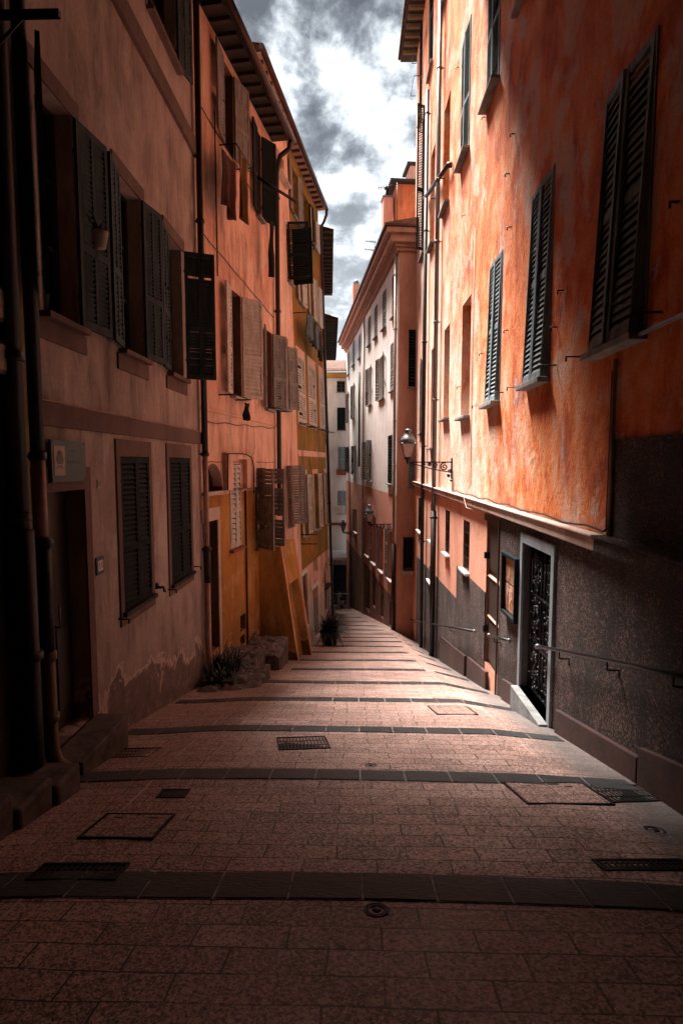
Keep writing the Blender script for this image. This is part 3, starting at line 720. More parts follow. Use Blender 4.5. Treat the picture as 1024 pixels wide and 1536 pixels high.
MB().box(-w_ / 2, w_ / 2, -.015, 0, 0, h_).build('frame', 'signblue', np_, bevel=.002)
MB().box(-w_ * .32, w_ * .32, -.018, -.0155, h_ * .2, h_ * .8).build('plate', 'white', np_)
text('11', h_ * .58, A, 0, h_ * .5, -.0195, 'redbrown', np_)
x0, z_ = A.hit(145, 725); x1, _ = A.hit(149.6, 725); zt = A.hit(149, 719)[1]; zb = A.hit(149, 732)[1]
np2 = thing('old_number_plate', 'tiny dark old number plate 11 above the blue-framed one', 'number plate', A.w((x0 + x1) / 2, -.003, zb), A.rz)
w_, h_ = (x1 - x0), zt - zb
MB().box(-w_ / 2, w_ / 2, -.008, 0, 0, h_).build('plate', 'signcream', np2)
text('11', h_ * .95, A, 0, h_ * .5, -.009, 'ink', np2)
# flower pot hooked on the first shutter
x, z = A.hit(138, 372, .22)
fp = thing('flower_pot', 'small pale box hooked on the first dark shutter', 'flower pot', A.w(x, -.30, z), A.rz)
MB().lathe([(.05, 0), (.075, .14), (.08, .15), (.07, .15), (.065, .10)], 12).build('pot', 'signcream', fp)
m = MB(); random.seed(2)
for k in range(16):
    a = random.random() * 6.28; q = random.uniform(.04, .12)
    m.tube([(0, 0, .12), (math.cos(a) * q * .5, math.sin(a) * q * .5, .2), (math.cos(a) * q, math.sin(a) * q, random.uniform(.18, .30))], [.004, .006, .001], 4)
m.build('foliage', 'leafdark', fp); MB().tube([(0, .0, .15), (0, .06, .32), (0, .1, .34)], .005, 5).build('hook', 'iron', fp)

# dull yellow house nearest the camera
Y0 = Facade('house', 'dark dull yellow house nearest the camera on the left, with thick drainpipes', -2.73, 0, PI / 2)
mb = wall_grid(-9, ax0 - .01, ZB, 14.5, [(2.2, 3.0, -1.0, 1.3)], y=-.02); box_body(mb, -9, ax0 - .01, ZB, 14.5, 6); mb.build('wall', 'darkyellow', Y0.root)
window(Y0, [2.2, 3.0, -1.0, 1.3], 3, 3, 'shutter_dark', 'sill')
xp = Y0.X(34, 900, .12)
zc1 = Y0.hit(34, 540, .12)[1]; zc2 = Y0.hit(34, 795, .12)[1]
pipe(Y0, [(xp, -.12, 12), (xp, -.12, zc2)], .075, 'pipe_dark', collars=[(xp, -.12, zc1), (xp, -.12, zc2 + .1)])
pipe(Y0, [(xp, -.12, zc2), (xp, -.12, -1.9)], .105, 'iron', collars=[(xp, -.12, Y0.hit(38, 985, .12)[1])])
xp = Y0.X(66, 900, .12); zc = Y0.hit(66, 688, .12)[1]; zd = Y0.hit(66, 805, .12)[1]; ze = Y0.hit(70, 975, .12)[1]; zf = gz(-2.6, xp) + .06
pipe(Y0, [(xp, -.12, 12), (xp, -.12, zc)], .055, 'pipe_dark', collars=[(xp, -.12, zc + .02)])
pipe(Y0, [(xp, -.12, zc), (xp, -.12, zd)], .055, 'pipe_pink')
pipe(Y0, [(xp, -.12, zd), (xp, -.12, ze)], .072, 'iron', collars=[(xp, -.12, zd - .05)])
pipe(Y0, [(xp, -.12, ze), (xp, -.12, zf + .25), (xp, -.16, zf + .1), (xp + .02, -.28, zf)], .066, 'woodlight', collars=[(xp, -.12, ze - .05), (xp, -.12, zf + .5)])
mb = MB().box(ax0 - .38, ax0 - .30, -.045, -.021, -4, 12); mb.build('wall_strip', 'taupe', Y0.root)
for (pa, ya, yb, lab) in ((4, 440, 492, 'upper pale meter box on the yellow house at the left edge'), (5, 518, 566, 'lower grey meter box on the yellow house at the left edge')):
    x, zt = Y0.hit(13, ya, .06); zb = Y0.hit(13, yb, .06)[1]
    b = thing('meter_box', lab, 'meter box', Y0.w(x - .16, -.023, zb), Y0.rz, 'meter boxes at the left edge')
    MB().box(-.15, .16, -.10, 0, 0, zt - zb).build('case', 'concrete', b, bevel=.01); MB().box(-.13, .14, -.108, -.101, .03, zt - zb - .03).build('lid', 'signcream', b, bevel=.004)
x, z = Y0.hit(66, 30, .5)
sp = thing('bracket_arm', 'dark horizontal iron arm sticking out at the top left corner', 'bracket', Y0.w(x - .05, -.02, z), Y0.rz)
MB().box(-.02, .02, -.62, 0, -.02, .03).build('arm', 'iron', sp, bevel=.004); MB().tube([(0, 0, -.35), (0, -.35, -.02)], .012, 6).build('brace', 'iron', sp); MB().box(-.04, .04, -.012, 0, -.4, .08).build('wall_plate', 'iron', sp)
# stone ledge at lower left
sl = MB(); random.seed(5)
for i, (a, b) in enumerate(((3.05, 3.62), (3.63, 4.05), (4.06, 4.42))):
    sl.box(-2.72, -2.30 + .03 * i, a, b, gz(-2.5, b) - .3, gz(-2.5, a) + .14 + .01 * i)
tag(sl.build('stone_step', 'step', bevel=.025), 'rough stone step slab against the wall at the far left bottom', 'step')
# ================================================================== LEFT: orange house (B)
angB = math.atan(.145)
B = Facade('house', 'salmon orange house on the left with an arched opening and faded open shutters', -2.73, 10.03, PI / 2 - angB)
bl = B.X(411, 400)
eaveZ = B.hit(407, 211)[1]
def lw_rects():
    r = {}
    r['up1'] = B.rect(333.5, 349, (333, 85), (349, 238))
    r['up2'] = B.rect(384, 391, (391, 205), (391, 330))
    r['m1'] = B.rect(345, 361, (345, 432), (345, 592))
    r['m2'] = B.rect(397.5, 407.5, (398, 493), (398, 612))
    r['arch'] = B.rect(305, 333, (319, 695), (319, 737))
    r['bx'] = B.rect(344.7, 361, (350, 696), (350, 823))
    r['door'] = B.rect(304, 327, (310, 783), (310, 985))
    r['low1'] = B.rect(383, 398, (384, 702), (384, 822))
    r['s1'] = B.rect(360.5, 368, (364, 922), (364, 946))
    r['s2'] = B.rect(360.5, 367, (364, 953), (364, 967))
    return r
r = lw_rects()
mb = MB()
zsw = B.hit(333, 742)[1]
wall_grid(0, bl, zsw, eaveZ, list(r.values()), mb=mb, mi=0, rmi=2)
wall_grid(0, bl, ZB, zsw, list(r.values()), mb=mb, mi=1, rmi=2)
box_body(mb, 0, bl, ZB, eaveZ, 6)
# arch spandrels
a = r['arch']; ra = (a[1] - a[0]) / 2; xc = (a[0] + a[1]) / 2; zc = a[3] - ra
if zc < a[2] + .05: zc = a[2] + .05
for sgn in (-1, 1):
    poly = [(xc + sgn * ra, a[3])] + [(xc + sgn * ra * math.cos(t), zc + (a[3] - zc) * math.sin(t)) for t in [i * PI / 2 / 8 for i in range(9)]]
    mb.prism(poly, .0, .2, None, 0)
mb.build('wall', ['orange_salmon', 'lower_orange', 'darkbrown'], B.root)
wo = MB().box(a[0], a[1], .2, .22, a[2], a[3]).build('arched_opening', 'dim', B.root)
MB().box(a[0] - .08, a[1] + .05, -.08, .1, a[2] - .06, a[2]).build('sill', 'palestone', wo, bevel=.01)
window(B, r['up1'], 172, 166, 'shutter_grey', None, slat=.05, lw=.52)
window(B, r['up2'], 174, 150, 'shutter_dark', 'sill', slat=.05, lw=.42)
window(B, r['m1'], 170, 142, 'shutter_white', 'palestone', slat=.075, lw=.50, sillpro=.14)
window(B, r['m2'], 166, 150, 'shutter_grey', 'sill', slat=.06, lw=.46)
m2b = [r['m2'][1] + .82, r['m2'][1] + 1.0, r['m2'][2], r['m2'][3]]
MBx = leaf(MB(), .50, m2b[3] - m2b[2], bl - .08, m2b[2], rad(160), -1, -.06, slat=.06); MBx.build('shutter', 'shutter_grey', B.root)
for (pa, pb, py) in ((328, 361, 592), (398, 404, 612), (329, 358, 217)):
    x, z = B.hit(pa, py)
    m = MB(); m.tube([(x, 0, z), (x, -.34, z)], .014, 6); m.tube([(x, -.32, z), (x + .9, -.32, z)], .012, 6); m.tube([(x + .9, 0, z), (x + .9, -.34, z)], .014, 6); m.build('drying_rail', 'iron', B.root)
# boxed window with plaster hood
b = r['bx']
s = wall_grid(B.X(334, 700), B.X(378, 700), B.hit(340, 735)[1], B.hit(340, 679)[1], [(b[0] - .05, b[1] + .16, b[2] - 1, b[3] + .10)], y=-.10, reveal=.101, skirt=.10)
s.build('plaster_hood', 'orange_salmon', B.root)
window(B, b, 4, 4, 'shutter_white', 'redbrown', slat=.10, split=.45, depth=.15)
zw = B.hit(300, 677)[1]
m = MB(); m.tube([(B.X(333, 700), -.11, B.hit(333, 735)[1]), (B.X(333, 700), -.12, B.hit(333, 681)[1]), (B.X(345, 700), -.12, B.hit(345, 680)[1]), (B.X(360, 700), -.13, B.hit(360, 681)[1]), (B.X(369, 700), -.13, B.hit(369, 686)[1]), (B.X(372, 700), -.13, B.hit(372, 700)[1]), (B.X(373, 700), -.11, B.hit(373, 740)[1])], .013, 6)
m.build('cable', 'iron', B.root)
# doorway
d = r['door']
MB().box(d[0], d[1], .16, .2, d[2], d[3]).build('door', 'darkdoor', B.root)
MB().box(d[0] - .05, d[1] + .12, -.03, -.001, d[3], d[3] + .24).build('door_lintel', 'palestone', B.root, bevel=.01)
MB().box(d[1], d[1] + .12, -.025, -.001, d[2] - .4, d[3]).build('door_jamb', 'palestone', B.root, bevel=.01)
for k in ('s1', 's2'):
    q = r[k]; MB().box(q[0], q[1], .12, .14, q[2], q[3]).build('vent_opening', 'dim', B.root)
# string line, cable, small pipes
zl = B.hit(302, 611)[1]
MB().box(0, bl, -.03, 0, zl - .035, zl + .015).build('string_course', 'orange_salmon', B.root, bevel=.005)
random.seed(8)
m = MB(); m.tube([(i * .12, -.012, zl - .95 + .03 * noise.noise(Vector((i * .7, 1, 0)))) for i in range(int(bl / .12))], .006, 4); m.build('cable', 'redbrown', B.root)
x = B.X(368, 850); pipe(B, [(x, -.03, B.hit(368, 735)[1]), (x, -.03, B.hit(366, 985)[1])], .02, 'pipe_dark', 'thin_pipe')
x = B.X(327, 500); m = MB(); m.tube([(x, -.012, 8), (x, -.012, B.hit(327, 415)[1])], .010, 5); m.build('cable', 'iron', B.root)
# the two wide open shutters standing away from the wall
q = r['low1']
wo = window(B, q, 128, None, 'shutter_grey', 'redbrown', slat=.085, lw=.66, depth=.18)
leaf(MB(), .66, q[3] - q[2] - .05, q[0] + .50, q[2] + .03, rad(118), 1, -.06, slat=.085).build('shutter', 'shutter_grey', wo)
random.seed(12)
for (za, zb_, sag) in ((5.6, 5.2, .02), (2.35, 2.5, .03), (7.7, 7.4, .02)):
    m = MB(); m.tube([(.1 + (bl - .2) * i / 20, -.02, za + (zb_ - za) * i / 20 - sag * math.sin(i * PI / 5) ** 2) for i in range(21)], .008, 5); m.build('cable', 'iron', B.root)
# eave + gutter
OV = .40
m = MB(); m.box(-.1, bl + .1, -OV, .3, eaveZ + .10, eaveZ + .14); m.build('eave_boards', 'eave', B.root)
rafters(B, int((bl + .1) / .36), .05, .36, .09, -OV + .04, -.002, eaveZ + .03, eaveZ + .099, 'rafter')
def tiles(fc, x0, x1, y0, y1, z0, slope, mat='tile', parent=None, name='roof', w=.21):
    m = MB(); n = int((x1 - x0) / w)
    m.add([(x0, y0, z0), (x1, y0, z0), (x1, y1, z0 + (y1 - y0) * slope), (x0, y1, z0 + (y1 - y0) * slope)], [(0, 1, 2, 3), (3, 2, 1, 0)])
    for i in range(n):
        xc = x0 + (i + .5) * w
        rows = max(1, int((y1 - y0) / .4)); 
        for j in range(min(rows, 4)):
            ya = y0 - .02 + j * .4; yb = ya + .44
            za = z0 + .03 + (ya - y0) * slope + .015; zb_ = z0 + .03 + (yb - y0) * slope - .01
            vs = []; 
            for (yy, zz, rr) in ((ya, za, w * .46), (yb, zb_, w * .40)):
                for k in range(7):
                    t = PI * k / 6; vs.append((xc + rr * math.cos(t), yy, zz + rr * .6 * math.sin(t)))
            m.add(vs, [(k, k + 1, k + 8, k + 7) for k in range(6)] + [tuple(range(7))])
    return m.build(name, mat, parent or fc.root)
tiles(B, -.1, bl + .15, -OV - .04, 5.9, eaveZ + .15, .33)
pipe(B, [(-.1, -OV - .08, eaveZ + .08), (bl + .12, -OV - .08, eaveZ + .06)], .075, 'gutter', 'gutter')
gx = bl - .05
pipe(B, [(gx, -OV - .06, eaveZ + .0), (gx, -OV - .02, eaveZ - .18), (gx, -OV + .2, eaveZ - .32), (gx, -.14, eaveZ - .50), (gx, -.10, eaveZ - .7), (gx, -.10, B.hit(420, 690)[1] - .1), (gx, -.10, B.hit(425, 770)[1])], .06, 'pipe_dark',
     collars=[(gx, -.10, B.hit(411, 300)[1]), (gx, -.10, B.hit(414, 470)[1]), (gx, -.10, B.hit(420, 600)[1])])
# things hanging outside
def cloth(name, label, cat, fc, x, z, w, h, mat, seed, pro=.34, group=None, ang=0.0, wave=.05):
    o = fc.w(x, -pro, z)
    m = MB(); nx, nz = 14, 16; vs = []
    for j in range(nz + 1):
        for i in range(nx + 1):
            u, v = i / nx, j / nz
            off = wave * math.sin(u * 11 + seed) * (.3 + v) + .05 * noise.noise(Vector((u * 3, v * 2, seed)))
            bot = .14 * noise.noise(Vector((u * 2.3, seed, 0))) * v
            vs.append((u * w * (1 - .12 * v), off, -v * h + bot * h))
    th = .008
    n = len(vs); vs2 = vs + [(a, b_ + th, c) for a, b_, c in vs]
    fs = []
    for j in range(nz):
        for i in range(nx):
            k = j * (nx + 1) + i; fs.append((k, k + 1, k + nx + 2, k + nx + 1)); fs.append((k + n, k + nx + 1 + n, k + nx + 2 + n, k + 1 + n))
    ring = [i for i in range(nx + 1)] + [j * (nx + 1) + nx for j in range(1, nz + 1)] + [nz * (nx + 1) + i for i in range(nx - 1, -1, -1)] + [j * (nx + 1) for j in range(nz - 1, 0, -1)]
    for p, q_ in zip(ring, ring[1:] + ring[:1]): fs.append((p, p + n, q_ + n, q_))
    ob = m.add(vs2, fs, None, 0, True).build(name, mat); ob.location = o; ob.rotation_euler = (0, 0, fc.rz + ang)
    return tag(ob, label, cat, group)
x, z = B.hit(331, 222, .3); cloth('hanging_cloth', 'dark red cloth hanging below the top window of the orange house', 'cloth', B, x, z, .62, 1.0, 'cloth_red', 1.3)
x, z = B.hit(357, 224, .4); cloth('hanging_cloth', 'mustard brown cloth hanging right of the dark red one', 'cloth', B, x, z, .55, 1.15, 'cloth_yellow', 4.1, .42)
x, z = B.hit(366, 604, .3); cloth('hanging_sock', 'small black garment hanging on the rail under the white open shutter', 'garment', B, x, z, .22, .34, 'cloth_black', 2.2, .33)
# flag pole / slanting bar off the upper window
x, z = B.hit(385, 262, .05)
fp = thing('slanting_pole', 'dark slanting pole sticking out by the upper drainpipe', 'pole', B.w(x, 0, z), B.rz)
MB().tube([(0, 0, 0), (.75, -.75, -.30)], .035, 8).build('pole', 'iron', fp); MB().box(-.05, .05, -.05, 0, -.08, .08).build('socket', 'iron', fp)

# battered buttress with a doorway
bt = thing('buttress', 'leaning ochre buttress with a narrow doorway against the orange house', 'buttress', (0, 0, 0), 0)
zbt = B.hit(405, 812)[1]; xa = B.X(389, 900); 
pw = lambda x, y, z: B.w(x, y, z)
zb0 = gz(-1.6, 13) - .5
L1 = 1.35
def btp(x, base, top): return base, top
m = MB()
pr_b, pr_t = .98, .52
v = []
for (x, e) in ((xa, 0), (xa + L1, 0)):
    v += [pw(x, .02, zb0), pw(x, -pr_b, zb0), pw(x, -pr_t, zbt), pw(x, .02, zbt)]
m.add(v, [(0, 1, 2, 3), (7, 6, 5, 4), (3, 2, 6, 7), (0, 4, 5, 1)])
# street side with recessed doorway: quad strip 
def P(x, t, d=0):
    z = zb0 + (zbt - zb0) * t; pr = pr_b + (pr_t - pr_b) * t
    return pw(x, -pr + d, z)
fx = [xa, xa + .16, xa + L1 - .16, xa + L1]; tt = [0, .70, 1]
for i in range(3):
    for j in range(2):
        if i == 1 and j == 0: continue
        m.add([P(fx[i], tt[j]), P(fx[i + 1], tt[j]), P(fx[i + 1], tt[j + 1]), P(fx[i], tt[j + 1])], [(0, 1, 2, 3)])
m.add([P(fx[1], 0), P(fx[2], 0), P(fx[2], .7), P(fx[1], .7), P(fx[1], 0, .2), P(fx[2], 0, .2), P(fx[2], .7, .2), P(fx[1], .7, .2)], [(0, 4, 5, 1), (1, 5, 6, 2), (2, 6, 7, 3), (3, 7, 4, 0)])
bd = m.build('body', 'buttress', bt)
import bmesh
bm_ = bmesh.new(); bm_.from_mesh(bd.data); bmesh.ops.remove_doubles(bm_, verts=bm_.verts, dist=.0005); bmesh.ops.recalc_face_normals(bm_, faces=bm_.faces)
bm_.to_mesh(bd.data); bm_.free()
md = bd.modifiers.new('b', 'BEVEL'); md.width = .035; md.segments = 3; md.limit_method = 'ANGLE'; md.angle_limit = rad(35)
MB().add([P(fx[1], 0, .2), P(fx[2], 0, .2), P(fx[2], .7, .2), P(fx[1], .7, .2), P(fx[1], 0, .25), P(fx[2], 0, .25), P(fx[2], .7, .25), P(fx[1], .7, .25)], [(0, 1, 2, 3), (7, 6, 5, 4), (0, 3, 7, 4), (1, 5, 6, 2), (3, 2, 6, 7)]).build('door', 'ochre', bt)
for e in (fx[0] + .035, fx[3] - .095):
    MB().add([P(e, 0, -.012), P(e + .06, 0, -.012), P(e + .06, 1, -.012), P(e, 1, -.012), P(e, 0, .01), P(e + .06, 0, .01), P(e + .06, 1, .01), P(e, 1, .01)], [(0, 1, 2, 3), (0, 3, 7, 4), (1, 5, 6, 2), (3, 2, 6, 7)]).build('edge_strip', 'salmon', bt)
# elbow pipe above it
x = bl - .05; zz = B.hit(432, 800)[1]
m = MB()

# stone steps and planter in front of the orange house
def blockstone(name, label, x0, x1, y0, y1, h, mat='step', cat='step'):
    m = MB(); random.seed(int(y0 * 10)); nx, ny = 18, 26; vs = []
    for j in range(ny + 1):
        for i in range(nx + 1):
            X_ = x0 + (x1 - x0) * i / nx; Y_ = y0 + (y1 - y0) * j / ny
            e = .03 if i in (0, nx) or j in (0, ny) else 0
            q0 = Vector((X_ * 4, Y_ * 4, 3)); vs.append((X_ + .05 * noise.noise(q0), Y_ + .05 * noise.noise(q0 + Vector((9, 0, 0))), gz(x1, (y0 + y1) / 2) + h - e + .06 * noise.noise(q0) + .04 * noise.noise(q0 * 3.1) + .008 * noise.noise(q0 * 8)))
    n = len(vs); fs = [(j * (nx + 1) + i, j * (nx + 1) + i + 1, (j + 1) * (nx + 1) + i + 1, (j + 1) * (nx + 1) + i) for j in range(ny) for i in range(nx)]
    ring = [i for i in range(nx + 1)] + [j * (nx + 1) + nx for j in range(1, ny + 1)] + [ny * (nx + 1) + i for i in range(nx - 1, -1, -1)] + [j * (nx + 1) for j in range(ny - 1, 0, -1)]
    base = [(vs[k][0], vs[k][1], gz(x1, y1) - .3) for k in ring]; vs += base
    for a_ in range(len(ring)):
        b_ = (a_ + 1) % len(ring); fs.append((ring[a_], n + a_, n + b_, ring[b_]))
    o = m.add(vs, fs).build(name, mat)
    return tag(o, label, cat)
blockstone('stone_step', 'low worn stone step at the foot of the shrub, nearest the lane', -2.62, -1.62, 8.95, 10.3, .10)
blockstone('stone_step', 'rough pale stone block between the shrub and the second block', -2.62, -1.86, 10.3, 11.4, .42)
blockstone('stone_step', 'rough stone block nearest the buttress with a sharp lit edge', -2.4, -1.55, 11.4, 12.7, .46)
def leafclump(mb, c, R, n, ln, seed, droop=.5, wd=.02):
    random.seed(seed)
    for k in range(n):
        a = random.random() * 2 * PI; el = random.uniform(.25, 1.3)
        d = Vector((math.cos(a) * math.cos(el), math.sin(a) * math.cos(el), math.sin(el)))
        p0 = Vector(c) + Vector((random.uniform(-R, R) * .6, random.uniform(-R, R) * .6, 0)); L = ln * random.uniform(.6, 1.15)
        side = Vector((-d.y, d.x, 0)); side = side.normalized() if side.length > .01 else Vector((1, 0, 0))
        pts = []
        for i in range(5):
            t = i / 4; p = p0 + d * L * t - Vector((0, 0, droop * L * t * t * (1.2 - d.z))); w = wd * (1 - t) ** .7 * (.5 + t) + .001
            pts.append((p - side * w, p + side * w + Vector((0, 0, w * .6))))
        vs = [q for pr in pts for q in pr]
        mb.add(vs, [(2 * i, 2 * i + 1, 2 * i + 3, 2 * i + 2) for i in range(4)])
pb = Vector((-2.36, 9.75, gz(-2, 10.2) + .1))
pl = thing('shrub', 'dark spiky shrub in a trough at the foot of the corner drainpipe', 'plant', pb)
MB().box(-.26, .30, -.45, .5, -.1, .22).build('trough', 'pot', pl, bevel=.02)
m = MB(); leafclump(m, (0, .0, .16), .42, 170, .34, 11, .7, .016); leafclump(m, (0, .34, .2), .34, 160, .42, 12, .9, .022); leafclump(m, (0, -.3, .14), .32, 150, .24, 13, .4, .026); m.build('foliage', 'leafdark', pl)
pb = G(494, 968)
pl = thing('potted_palm', 'dark potted plant with long drooping leaves at the bend of the lane', 'plant', (pb.x, pb.y, gz(pb.x, pb.y)))
MB().lathe([(.20, 0), (.28, .38), (.31, .42), (.30, .45), (.26, .43), (.24, .38)], 18).build('pot', 'pot', pl)
m = MB(); leafclump(m, (0, 0, .40), .2, 90, .85, 21, .9, .034); leafclump(m, (.1, -.1, .40), .25, 60, .5, 23, .3, .04); leafclump(m, (0, 0, .5), .15, 60, .55, 22, .3, .03); m.build('foliage', 'leafdark', pl)
pl = thing('potted_bush', 'small dark bush in a pot behind the drooping palm', 'plant', (pb.x - .05, pb.y + 1.5, gz(pb.x, pb.y + 1.5)))
MB().lathe([(.16, 0), (.22, .3), (.23, .33), (.2, .31)], 14).build('pot', 'pot', pl)
m = MB(); leafclump(m, (0, 0, .30), .2, 120, .6, 31, .2, .03); m.build('foliage', 'leafdark', pl)

# ================================================================== LEFT: ochre house (C)
o = B.w(bl, 0, 0)
angC = math.atan2(-1.02 - o.x, 23.0 - o.y)
C = Facade('house', 'mossy ochre and orange house on the left with white louvred shutters', o.x, o.y, PI / 2 - angC, z=-6.0, lean=rad(1.7))
cl = (Vector((-1.02, 23.0, 0)) - o).length
split = C.X(440, 500)
eZ = C.hit(455, 222, .5)[1] ; eZ = (C.hit(425, 127, .32)[1] + C.hit(492, 338, .32)[1]) / 2 - .12
W = []
def cr(pa, pb, t, bt_): return C.rect(pa, pb, (pa, t), (pa, bt_))
w1 = cr(412.5, 425, 214, 252)
w2 = [cr(437, 445, 246, 318), cr(455, 463, 288, 352), cr(466, 472.5, 318, 362)]
w3 = [cr(447.5, 451.5, 384, 452), cr(463, 468, 388, 466), cr(474.5, 476, 405, 470)]
w4 = [cr(446.5, 457, 532, 632), cr(463, 473, 546, 638), cr(479.5, 489, 558, 644)]
w5 = [cr(454, 460.5, 712, 806), cr(470, 477, 712, 796), cr(487, 490, 712, 786)]
g1 = cr(453.5, 461.5, 864, 948); g2 = cr(469, 477.5, 884, 964); g2b = cr(470, 476, 840, 862); g3 = cr(486.5, 493.5, 846, 925)
for g in (w3, w4, w5):
    for q in g: q[2], q[3] = g[0][2], g[0][3]
b2w = [cr(430, 436, 335, 418)]; b2x = [cr(430.5, 436, 698, 790)]; b2y = [cr(425.5, 431, 516, 612)]
allh = [w1] + w2 + w3 + w4 + w5 + [g1, g2, g2b, g3] + b2w + b2x + b2y
zdiv = [C.hit(448, 857)[1], C.hit(496, 822)[1]]; zd = sum(zdiv) / 2
zpl = C.hit(455, 920)[1]
mb = MB()
wall_grid(0, split, ZB, eZ, allh, mb=mb, mi=0)
wall_grid(split, cl, zd, eZ, allh, mb=mb, mi=1)
wall_grid(split, cl, zpl, zd, allh, mb=mb, mi=2)
wall_grid(split, cl, ZB, zpl, allh, mb=mb, mi=3)
box_body(mb, 0, cl, ZB, eZ, 6, 1)
mb.build('wall', ['orange_salmon', 'ochre', 'orange_salmon', 'palestone'], C.root)
window(C, w1, None, None, 'shutter_white', 'palestone', sillpro=.2)
window(C, w2[0], 174, 172, 'shutter_grey', 'sill', lw=.45); window(C, w2[1], None, 172, 'shutter_dark', 'sill', lw=.4); window(C, w2[2], 170, 172, 'shutter_white', 'sill', lw=.38)
window(C, b2w[0], 80, 86, 'shutter_dark', 'sill', lw=.62)
window(C, b2x[0], 150, 128, 'shutter_grey', 'sill', lw=.46, slat=.07); window(C, b2y[0], 168, 150, 'shutter_grey', 'sill', lw=.40, slat=.07)
for i, q in enumerate(w3): window(C, q, 172, 174, 'shutter_white', 'sill', lw=.48)
for q in w4:
    window(C, q, 2, 2, 'shutter_white', 'sill', slat=.075)
    s = wall_grid(q[0] - .12, q[1] + .12, q[2] - .1, q[3] + .25, [tuple(q)], y=-.012, reveal=.013, skirt=.012); s.build('window_surround', 'orange_salmon', C.root)
for q in w5:
    window(C, q, 172, 172, 'shutter_white', 'sill', lw=.42, slat=.07)
    MB().box(q[0] - .05, q[1] + .05, -.02, 0, q[3], q[3] + .16).build('window_hood', 'palesalmon', C.root)
for q in w4:
    m = MB(); x = q[0] - .1; m.tube([(x, 0, q[2] - .08), (x, -.3, q[2] - .08)], .014, 6); m.tube([(q[1] + .1, 0, q[2] - .08), (q[1] + .1, -.3, q[2] - .08)], .014, 6); m.tube([(x, -.29, q[2] - .08), (q[1] + .1, -.29, q[2] - .08)], .010, 6); m.build('drying_rail', 'iron', C.root)
q = w5[0]; x = q[0] - .45; m = MB()
for zz in (q[2] + .12, q[2] - .18): m.tube([(x, 0, zz), (x, -.55, zz)], .016, 6)
m.build('drying_rail', 'iron', C.root)
# band
zt, zb = C.hit(450, 675)[1], C.hit(450, 684)[1]
MB().box(split, cl, -.015, 0, zb, zt).build('painted_band', 'orange_salmon', C.root)
# ground floor openings
s = wall_grid(g1[0] - .08, g1[1] + .08, g1[2] - .08, g1[3] + .10, [tuple(g1)], y=-.03, reveal=.031, skirt=.03); s.build('window_surround', 'white', C.root)
window(C, g1, None, None, 'shutter_grey', None, grille=True)
s = wall_grid(g2[0] - .08, g2[1] + .08, g2[2] - .3, g2[3] + .12, [tuple(g2)], y=-.03, reveal=.031, skirt=.03); s.build('door_surround', 'white', C.root)
dd = MB().box(g2[0], g2[1], .14, .18, g2[2] - .3, g2[3]).build('door', 'shutter_pale', C.root)
MB().box(g2b[0], g2b[1], .14, .18, g2b[2], g2b[3]).build('vent_opening', 'dim', C.root)
dd = MB().box(g3[0], g3[1], .14, .18, g3[2] - .3, g3[3]).build('door', 'darkdoor', C.root)
ra = (g3[1] - g3[0]) / 2; xc = (g3[0] + g3[1]) / 2; zc = g3[3] - ra; m = MB()
for sgn in (-1, 1):
    m.prism([(xc + sgn * ra, g3[3])] + [(xc + sgn * ra * math.cos(t), zc + ra * math.sin(t)) for t in [i * PI / 2 / 8 for i in range(9)]], .0, .14)
m.build('arch_head', 'orange_salmon', C.root)
MB().box(g3[0] - .05, g3[1] + .05, -.10, .1, g3[2] + 1.0, g3[2] + 1.08).build('ledge', 'iron', C.root)
MB().box(g2[0] - .1, g2[1] + .1, -.22, -.001, ZB, g2[2] - .28).build('doorstep', 'step', C.root)
# eave, gutter, roof, corner pipe
m = MB(); m.box(-.1, cl + .1, -.27, .3, eZ + .08, eZ + .13); m.build('eave_boards', 'eavelight', C.root)
rafters(C, int(cl / .4), .1, .4, .08, -.25, -.002, eZ + .02, eZ + .079, 'eave')
tiles(C, -.3, cl + .1, -.30, 5.9, eZ + .15, .33)
pipe(C, [(-.3, -.34, eZ + .12), (cl + .1, -.34, eZ + .10)], .07, 'gutter', 'gutter')
x = cl - .02
pipe(C, [(cl + .03, -.34, eZ + .06), (cl + .03, -.33, eZ - .12), (cl + .0, -.22, eZ - .40), (x, -.12, eZ - .55), (x, -.10, eZ - .7), (x, -.10, gz(-1.1, 23) + 6.1)], .055, 'pipe_dark', collars=[(x, -.10, z_) for z_ in (12, 9, 6, 3.5)])
# big dark shutter leaves and laundry
x, z = C.hit(431, 416)
m = MB(); m.tube([(x, 0, z), (x, -.7, z)], .015, 6); m.tube([(x + .1, 0, z + .35), (x + .1, -.5, z + .35)], .012, 6); m.build('drying_rail', 'iron', C.root)
gl = 'laundry on the ochre house'
for i, (px, py, w_, h_, mt, lab) in enumerate(((460, 468, .35, .75, 'cloth_blue', 'dull blue garment at the left end of the washing line'), (466, 478, .36, .8, 'cloth_black', 'black garment hanging next to the dull blue one'), (472, 488, .34, .7, 'cloth_blue', 'grey blue garment in the middle of the washing line'), (477, 495, .34, .95, 'cloth_black', 'long black garment at the right end of the washing line'))):
    x, z = C.hit(px, py, .4); cloth('garment', lab, 'garment', C, x, z, w_ * 2, h_, mt, i * 1.7, .42, gl)
x0, z0_ = C.hit(458, 468, .4); x1, z1_ = C.hit(482, 492, .4)
m = MB(); m.tube([(x0, -.42, z0_ + .02), (x1, -.42, z0_ + .02)], .006, 5); m.tube([(x0, 0, z0_), (x0, -.45, z0_)], .015, 6); m.tube([(x1, 0, z0_), (x1, -.45, z0_)], .015, 6); m.build('washing_line', 'iron', C.root)
